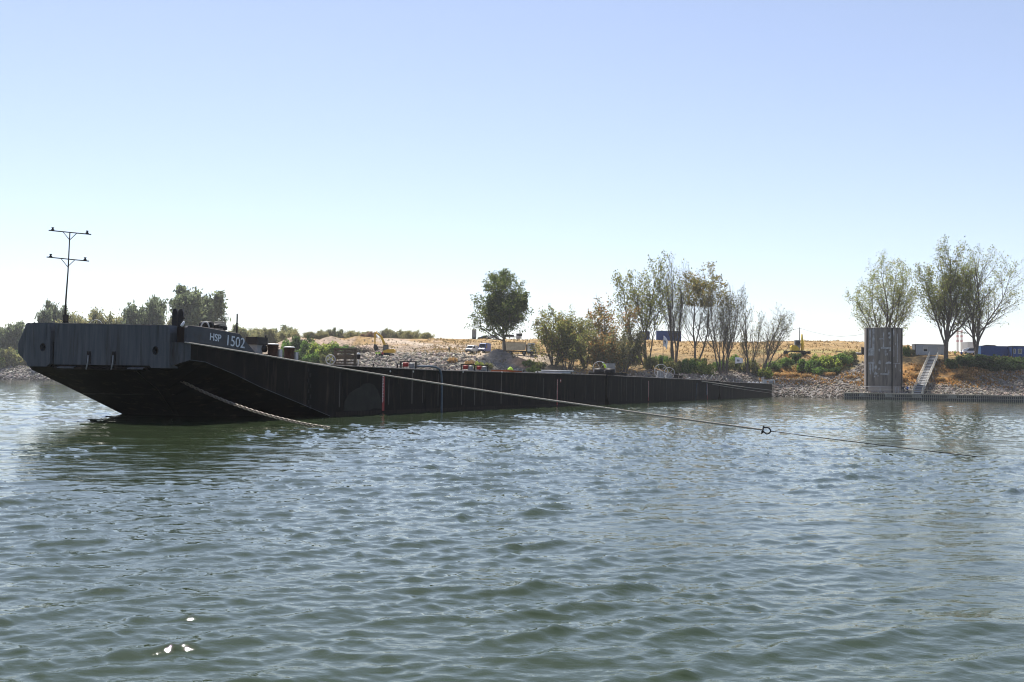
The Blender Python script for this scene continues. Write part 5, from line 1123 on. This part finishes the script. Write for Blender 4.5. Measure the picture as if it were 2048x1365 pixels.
# utility pole with sagging wires
b0 = gnd(1599.5, 309); zt = pz(1599.5, 655.5, 309); r_ = thing('utility_pole', 'thin grey wooden pole behind the spider excavator', 'pole', b0)
m_ = MB(); m_.bar((0, 0, -.2), (0, 0, zt-b0.z), .13, .1, 8); m_.build('pole', M_DARK, r_); m_ = MB(); m_.box(-.05, .05, -.3, .3, zt-b0.z-.3, zt-b0.z-.2); m_.build('cross_arm', M_DARK, r_)
wire('power_line', 'thin power line sagging from the pole to the round pier', [at(x, y, Y) for x, y, Y in ((1600, 657, 309), (1625, 664.5, 300), (1655, 671, 290), (1680, 673.5, 281), (1710, 671.5, 271), (1731, 667.5, 265))], .03, M_DARK, 'wire')
wire('power_line', 'thin power line from the pole to the bare leaning tree', [at(x, y, Y) for x, y, Y in ((1599, 657, 309), (1580, 662, 303), (1562, 668, 297), (1548, 674, 292))], .03, M_DARK, 'wire')
r_ = thing('survey_tripod', 'slim dark survey tripod on the grass right of the excavator', 'tripod', gnd(1647, 302))
for a in (0, 2.1, 4.2): m_ = MB(); m_.bar((.35*math.cos(a), .35*math.sin(a), 0), (0, 0, 1.25), .045, None, 5); m_.build('leg', M_DARK, r_)
m_ = MB(); m_.box(-.1, .1, -.1, .1, 1.2, 1.45); m_.build('instrument', M_DARK, r_)
wire('drain_pipe', 'long black pipe lying on the grass left of the round pier', [gnd(x, 302, .2) for x in (1672, 1680, 1690, 1700)], .14, M_DARK, 'pipe')
r_ = thing('rubber_boat', 'dark upturned dinghy on the grass beside the round pier', 'boat', gnd(1716, 301), .1)
m_ = MB(); m_.tube([(-1.25, 0, .2), (-.9, 0, .35), (0, 0, .45), (.9, 0, .4), (1.3, 0, .25)], [.15, .4, .48, .42, .1], 10); m_.build('hull', M_GREY, r_); m_ = MB(); m_.bar((-.9, -.5, .2), (.9, -.5, .2), .12, None, 6); m_.build('tube', M_DARK, r_)

# ------------------------------------------------------------------ round pier
TY = 262.; tc_ = at(1766.5, 782, TY); TR = 36.2/FPX*TY; TZ = pz(1766, 657, TY-TR*.6)
r_ = thing('round_pier', 'tall round dark pier with flaking white paint standing at the water edge', 'pier', (tc_.x, TY, 0)); pier = r_
def arc(a0, a1, rr0, rr1, z0, z1, n):
    m_ = MB(); vs = []
    for i in range(n+1):
        a = a0+(a1-a0)*i/n; ca, sa = math.sin(a), -math.cos(a)
        vs += [(rr0*ca, rr0*sa, z0), (rr0*ca, rr0*sa, z1), (rr1*ca, rr1*sa, z1), (rr1*ca, rr1*sa, z0)]
    fs = [(i*4+k, (i+1)*4+k, (i+1)*4+(k+1) % 4, i*4+(k+1) % 4) for i in range(n) for k in range(4)] + [(0, 1, 2, 3), (n*4+3, n*4+2, n*4+1, n*4)]
    return m_.add(vs, fs, False)
m_ = MB(); m_.lathe([(TR, -2), (TR, TZ), (TR-.35, TZ), (TR-.35, TZ-1.5)], 72); m_.build('shell', M_CONC, r_)
m_ = arc(-math.pi, math.pi-.001, TR+.003, TR+.06, -2, 3.2, 72); m_.build('stained_base', M_CONCL, r_)
m_ = MB(); m_.ring((0, 0, TZ), (0, 0, 1), TR-.15, .16, 64, 6); m_.build('rim', M_DARK, r_)
# view direction from the pier to the camera sets angle zero of the patches
va = math.atan2(-tc_.x, TY)  # rotation so that angle 0 faces the camera
def ua(u): return math.asin(max(-1, min(1, u))) + va*1.0
for u, wd in ((-.83, .05), (.44, .03), (.93, .05)):
    m_ = arc(ua(u)-wd, ua(u)+wd, TR+.004, TR+.16, -1.9, TZ-.05, 3); m_.build('vertical_joint', M_BLACK, r_)
m_ = arc(ua(-.995), ua(-.88), TR+.003, TR+.03, 3.3, TZ-.1, 6); m_.build('sunlit_strip', M_CONCL, r_)  # sunlit left edge of the pier put in as a paler strip
def vz(y): return 2.29 + (HZ(1766)-y)/FPX*(TY-TR)
PT = [(-.73, -.66, 660, 697), (-.77, -.57, 697, 711), (-.56, -.47, 657, 711), (-.02, .03, 666, 694), (-.20, .0, 677, 679), (.24, .34, 665, 669), (.33, .38, 666, 678), (.26, .33, 673, 677), (.32, .36, 682, 690),
      (-.12, .38, 695, 698), (.06, .15, 699, 711), (.18, .22, 706, 711), (.3, .38, 698, 703), (-.24, -.18, 698, 703), (-.76, -.46, 724, 728), (-.55, -.48, 717, 724), (-.24, -.12, 721, 728), (.12, .4, 724, 728),
      (-.74, -.62, 729, 742), (-.58, -.5, 730, 745), (-.46, -.34, 731, 739), (-.42, -.37, 744, 748), (-.48, -.3, 746, 750), (-.24, -.2, 736, 741), (.1, .15, 734, 744), (-.14, .3, 747, 750), (.25, .3, 740, 747),
      (.5, .55, 659, 672), (.52, .55, 692, 713), (.7, .73, 668, 724), (.6, .63, 686, 690), (.5, .85, 726.5, 727.5), (.6, .64, 729, 735), (.84, .9, 738, 743), (-.48, -.42, 752, 755), (-.3, -.25, 751, 754), (-.5, -.45, 676, 680), (-.7, -.64, 742, 750)]
rnd = random.Random(9)
for u0, u1, y0, y1 in PT:
    a0, a1 = ua(u0), ua(u1); m_ = arc(a0, a1, TR+.006, TR+.02, vz(y1), vz(y0), max(4, int((a1-a0)/.03)))
    vs = []
    zm = (vz(y0)+vz(y1))/2
    for x, y, z in m_.v:
        a_ = math.atan2(x, -y); fr_ = (a_-a0)/max(1e-6, a1-a0); rr_ = math.hypot(x, y); a_ += rnd.uniform(-.012, .012)
        k_ = 1 - .75*abs(2*fr_-1)**3 if (u1-u0) < .2 and (y1-y0) < 14 else 1
        vs.append((rr_*math.sin(a_), -rr_*math.cos(a_), zm + (z-zm)*k_ + rnd.uniform(-.22, .22)*min(1, (vz(y0)-vz(y1)))))
    m_.v = vs; m_.build('paint_patch', M_PATCH, r_)
m_ = MB(); m_.tube([((TR+.3)*math.sin(a), -(TR+.3)*math.cos(a), 3.0) for a in np.linspace(ua(-.97), ua(.1), 12)], .05, 5); m_.build('hand_rail', M_LGREY, r_)
for u in (-.15, .6, .72):
    a = ua(u); m_ = MB(); m_.bar(((TR+.3)*math.sin(a), -(TR+.3)*math.cos(a), .5), ((TR+.3)*math.sin(a), -(TR+.3)*math.cos(a), 2.9), .06, None, 6); m_.build('guide_post', M_LGREY, r_)

# ------------------------------------------------------------------ palisade walkway, gangway
r_ = thing('river_walkway', 'low grey slatted walkway along the water in front of the pier', 'walkway', (0, 0, 0)); walk = r_
A_ = [(1690, 249.5), (1760, 246.5), (1860, 243.5), (1950, 241.5), (2060, 239.5), (2180, 237)]
wpts = [Vector(((px-1024)/FPX*Y, Y, 0)) for px, Y in A_]
sl_ = MB(); rl = MB(); total = 0; rnd = random.Random(2)
for a, b_ in zip(wpts, wpts[1:]):
    d = b_-a; L = d.length; d.normalize(); n = int(L/.42)
    for k in range(n):
        p = a + d*(k*.42); h1 = 1.5+rnd.uniform(-.05, .05); sl_.box(-.075, .075, -.04, .04, -.6, h1, Matrix.Translation(p) @ Matrix.Rotation(math.atan2(d.y, d.x), 4, 'Z'))
tag(sl_.build('slat', M_WALK, r_), kind='stuff')
for z in (.55, 1.42):
    m_ = MB(); m_.tube([p+Vector((0, -.09, z)) for p in wpts], .07, 5); m_.build('rail', M_WALK, r_)
dk_ = MB()
for a, b_ in zip(wpts, wpts[1:]):
    d = (b_-a); L = d.length; dk_.box(0, L, .08, 1.7, 1.2, 1.36, Matrix.Translation(a) @ Matrix.Rotation(math.atan2(d.y, d.x), 4, 'Z'))
    m_ = MB(); m_.box(0, L, 1.4, 1.6, -.6, 1.18, Matrix.Translation(a) @ Matrix.Rotation(math.atan2(d.y, d.x), 4, 'Z')); m_.build('back_wall', M_WORN, r_)
    m_ = MB(); m_.bar(a+Vector((0, 1.6, 2.25)), b_+Vector((0, 1.6, 2.25)), .035, None, 5); m_.build('hand_rail', M_WALK, r_)
    for f in (.02, .35, .7): m_ = MB(); q = a.lerp(b_, f); m_.bar(q+Vector((0, 1.6, 1.3)), q+Vector((0, 1.6, 2.3)), .04, None, 5); m_.build('rail_post', M_WALK, r_)
for i, (f, k) in enumerate(((.55, 0), (.2, 1), (.75, 1), (.5, 2))):
    q = wpts[k].lerp(wpts[k+1], f); m_ = MB(); m_.box(-1.1, 1.1, -.15, -.1, .5, 1.45, Matrix.Translation(q)); m_.build('panel', M_WALK, r_)
dk_v = dk_.v
for i in range(len(dk_v)//8):
    m_ = MB(); m_.add(dk_v[i*8:i*8+8], [(0,3,2,1),(4,5,6,7),(0,1,5,4),(1,2,6,5),(2,3,7,6),(3,0,4,7)]); m_.build('deck_section', M_WALK, r_)
r_ = thing('gangway', 'steep cream gangway with railings climbing from the walkway to the cabin', 'gangway', (0, 0, 0))
g0, g1 = at(1835, 788, 247.5), at(1868, 712.5, 282); side_ = Vector((1.05, -.1, 0)); dirg = (g1-g0)
m_ = MB(); m_.add([g0-side_, g0+side_, g1+side_, g1-side_] + [p-Vector((0, 0, .25)) for p in (g0-side_, g0+side_, g1+side_, g1-side_)], [(0,1,2,3),(7,6,5,4),(0,4,5,1),(1,5,6,2),(2,6,7,3),(3,7,4,0)]); m_.build('ramp', M_GREY, r_)
for k in range(24):
    q = g0.lerp(g1, (k+.5)/24); m_ = MB(); m_.add([q-side_*.95+Vector((0, 0, .003)), q+side_*.95+Vector((0, 0, .003)), q+side_*.95+dirg*.012+Vector((0, 0, .09)), q-side_*.95+dirg*.012+Vector((0, 0, .09))], [(0, 1, 2, 3)]); m_.build('tread', M_DARK, r_)
for sg in (-1, 1):
    o_ = side_*sg*1.04
    for hz_ in (.05, .6, 1.15):
        m_ = MB(); m_.bar(g0+o_+Vector((0, 0, hz_)), g1+o_+Vector((0, 0, hz_)), .06 if hz_ < 1 else .075, None, 6); m_.build('rail', M_GANG, r_)
    for k in range(13):
        q = g0.lerp(g1, k/12)+o_; m_ = MB(); m_.bar(q, q+Vector((0, 0, 1.15)), .055, None, 5); m_.build('baluster', M_GANG, r_)
    m_ = MB(); q = g0+o_; m_.box(-.2, .2, -.25, .25, -.6, .5, Matrix.Translation(q)); m_.build('foot_block', M_GANG, r_)
for k in range(5):
    q = g0.lerp(g1, .12+.19*k)+side_*1.15; zg = gz(q.x, q.y); m_ = MB(); m_.bar(q, Vector((q.x, q.y, zg-.3)), .1, None, 6); m_.build('support', M_DARK, r_)
    m_ = MB(); m_.bar(q, Vector((q.x+.2, q.y-3, gz(q.x+.2, q.y-3))), .07, None, 5); m_.build('cross_brace', M_DARK, r_)

# ------------------------------------------------------------------ cabins and containers
def cabin(name, label, px0, px1, Y, hh, mt, roof_m, cat, rib=True, base=None, depth=2.5, group=None):
    x0, x1 = (px0-1024)/FPX*Y, (px1-1024)/FPX*Y; L = x1-x0; z0 = gz((x0+x1)/2, Y) if base is None else base
    r_ = thing(name, label, cat, ((x0+x1)/2, Y, z0-.05), 0, group)
    m_ = MB(); m_.box(-L/2, L/2, 0, depth, .12, hh); m_.build('wall', mt, r_)
    m_ = MB(); m_.box(-L/2-.05, L/2+.05, -.05, depth+.05, hh+.002, hh+.16); m_.build('roof', roof_m, r_)
    m_ = MB(); m_.box(-L/2-.02, L/2+.02, -.03, depth+.03, -.1, .118); m_.build('sill_beam', roof_m, r_)
    for x in (-L/2, L/2): m_ = MB(); m_.box(x-.08, x+.08, -.04, .1, .125, hh-.003); m_.build('corner_post', roof_m, r_)
    if rib:
        n = int(L/.45)
        for k in range(1, n): x = -L/2+L*k/n; m_ = MB(); m_.box(x-.06, x+.06, -.03, -.001, .2, hh-.1); m_.build('rib', mt, r_)
    return r_, L
r_, L = cabin('site_cabin', 'grey site cabin with one window and a door at the top of the gangway', 1831.5, 1893, 288, 2.95, M_CABIN, M_BROWN, 'cabin')
def window(r_, x, z, w_, h_, half=True):
    m_ = MB(); m_.box(x-w_/2-.09, x+w_/2+.09, -.06, -.032, z-h_/2-.09, z+h_/2+.09); f_ = m_.build('window', M_WHITE, r_)
    if half: m_ = MB(); m_.box(x-w_/2, x+w_/2, -.072, -.061, z, z+h_/2); m_.build('shutter', M_LGREY, f_)
    m_ = MB(); m_.box(x-w_/2, x+w_/2, -.072, -.061, z-h_/2, z-.01 if half else z+h_/2); m_.build('pane', M_GLASS, f_)
window(r_, -L/2+2.75, 1.75, 1.0, 1.2)
m_ = MB(); m_.box(L/2-2.6, L/2-1.35, -.05, -.032, .15, 2.4); d_ = m_.build('door', M_LGREY, r_); m_ = MB(); m_.box(L/2-2.5, L/2-2.42, -.09, -.052, 1.15, 1.3); m_.build('handle', M_DARK, d_)
r_, L = cabin('shipping_container', 'blue shipping container with pale open end beside the wide poplar', 1962, 2032, 286, 2.75, M_BLUE, M_BLUE, 'container')
m_ = MB(); m_.box(-L/2-1.05, -L/2-.1, -.35, -.25, .15, 2.7); d_ = m_.build('door', M_LBLUE, r_); m_ = MB(); m_.box(-L/2-.62, -L/2-.55, -.40, -.352, .3, 2.5); m_.build('lock_rod', M_WHITE, d_)
m_ = MB(); m_.prism([(-L/2+.8, 2.93), (-L/2+1.8, 3.2), (-L/2+4, 3.15), (-L/2+4.6, 2.93)], .3, 1.6); m_.build('tarpaulin', M_DARK, r_)
r_, L = cabin('shipping_container', 'blue office container with white framed windows at the right picture edge', 2026, 2090, 283.5, 3.0, M_BLUE, M_DARK, 'container')
window(r_, -L/2+2.0, 1.7, .9, 1.1, False); window(r_, -L/2+.55, 1.7, .35, 1.1, False)
cabin('shipping_container', 'blue container on the embankment, seen left through the tall tree trunks', 1280, 1299, 350, 3.0, M_BLUE, M_BLUE, 'container')
cabin('shipping_container', 'long blue container on the embankment behind the tall bare trees', 1314, 1362, 351, 3.6, M_BLUE, M_BLUE, 'container')
cabin('site_cabin', 'low dark shed roof on the embankment behind the willows', 1140, 1186, 352, 1.8, M_BROWN, M_GREY, 'shed')
r_ = thing('tool_crate', 'dark crate standing at the left edge of the round pier', 'crate', gnd(1728, 300))
m_ = MB(); m_.box(-.6, .6, -.4, .4, 0, 2.0); m_.build('box', M_DARK, r_); m_ = MB(); m_.box(-.66, .66, -.46, .46, 2.002, 2.12); m_.build('lid', M_BROWN, r_)
# distant plant
r_ = thing('power_plant', 'distant grey plant hall with two red and white chimneys beyond the poplars', 'building', gnd(1930, 1500))
kk = 1500/FPX
m_ = MB(); m_.box(6*kk, 28*kk, 0, 20, -20, (HZ(1930)-684)*kk-r_.location.z+2.3); m_.build('hall', M_GREY, r_)
for x in (-11, -3):
    top_ = (HZ(1930)-661)*kk-r_.location.z+2.3
    m_ = MB(); m_.lathe([(2.4*kk, -20), (1.9*kk, top_)], 16, (x*kk, 5, 0)); st_ = m_.build('chimney', M_WHITE, r_)
    for q in (0, .09, .18): z1 = top_*(1-q); m_ = MB(); m_.lathe([(2.0*kk+.1+q*1.2, z1-top_*.04), (1.95*kk+.1+q*1.2, z1)], 16, (x*kk, 5, 0)); m_.build('red_band', M_PINK, st_)

# ------------------------------------------------------------------ air
m = bpy.data.materials.new('haze_air'); m.use_nodes = True; t = m.node_tree; t.nodes.clear()
pv = t.nodes.new('ShaderNodeVolumePrincipled'); pv.inputs['Density'].default_value = .00013; pv.inputs['Color'].default_value = (.95, .97, 1, 1); pv.inputs['Anisotropy'].default_value = .3
ou = t.nodes.new('ShaderNodeOutputMaterial'); t.links.new(pv.outputs[0], ou.inputs['Volume'])
m_ = MB(); m_.box(-6200, 6200, -6000, 6500, -6, 110); tag(m_.build('haze', m), 'thin pale summer haze in the air', None, None, 'stuff')

# ------------------------------------------------------------------ look-alikes told apart by their order from the left
ORD = ['first', 'second', 'third', 'fourth', 'fifth', 'sixth', 'seventh', 'eighth', 'ninth', 'tenth', 'eleventh', 'twelfth']
bylab = {}
for o in C.objects:
    if o.parent is None and 'label' in o and 'group' in o: bylab.setdefault(o['label'], []).append(o)
for lab, os_ in bylab.items():
    if len(os_) < 2: continue
    os_.sort(key=lambda o: o.location.x/max(1., o.location.y))
    for i, o in enumerate(os_): o['label'] = lab + ', ' + (ORD[i] if i < len(ORD) else str(i+1)+'th') + ' from left'
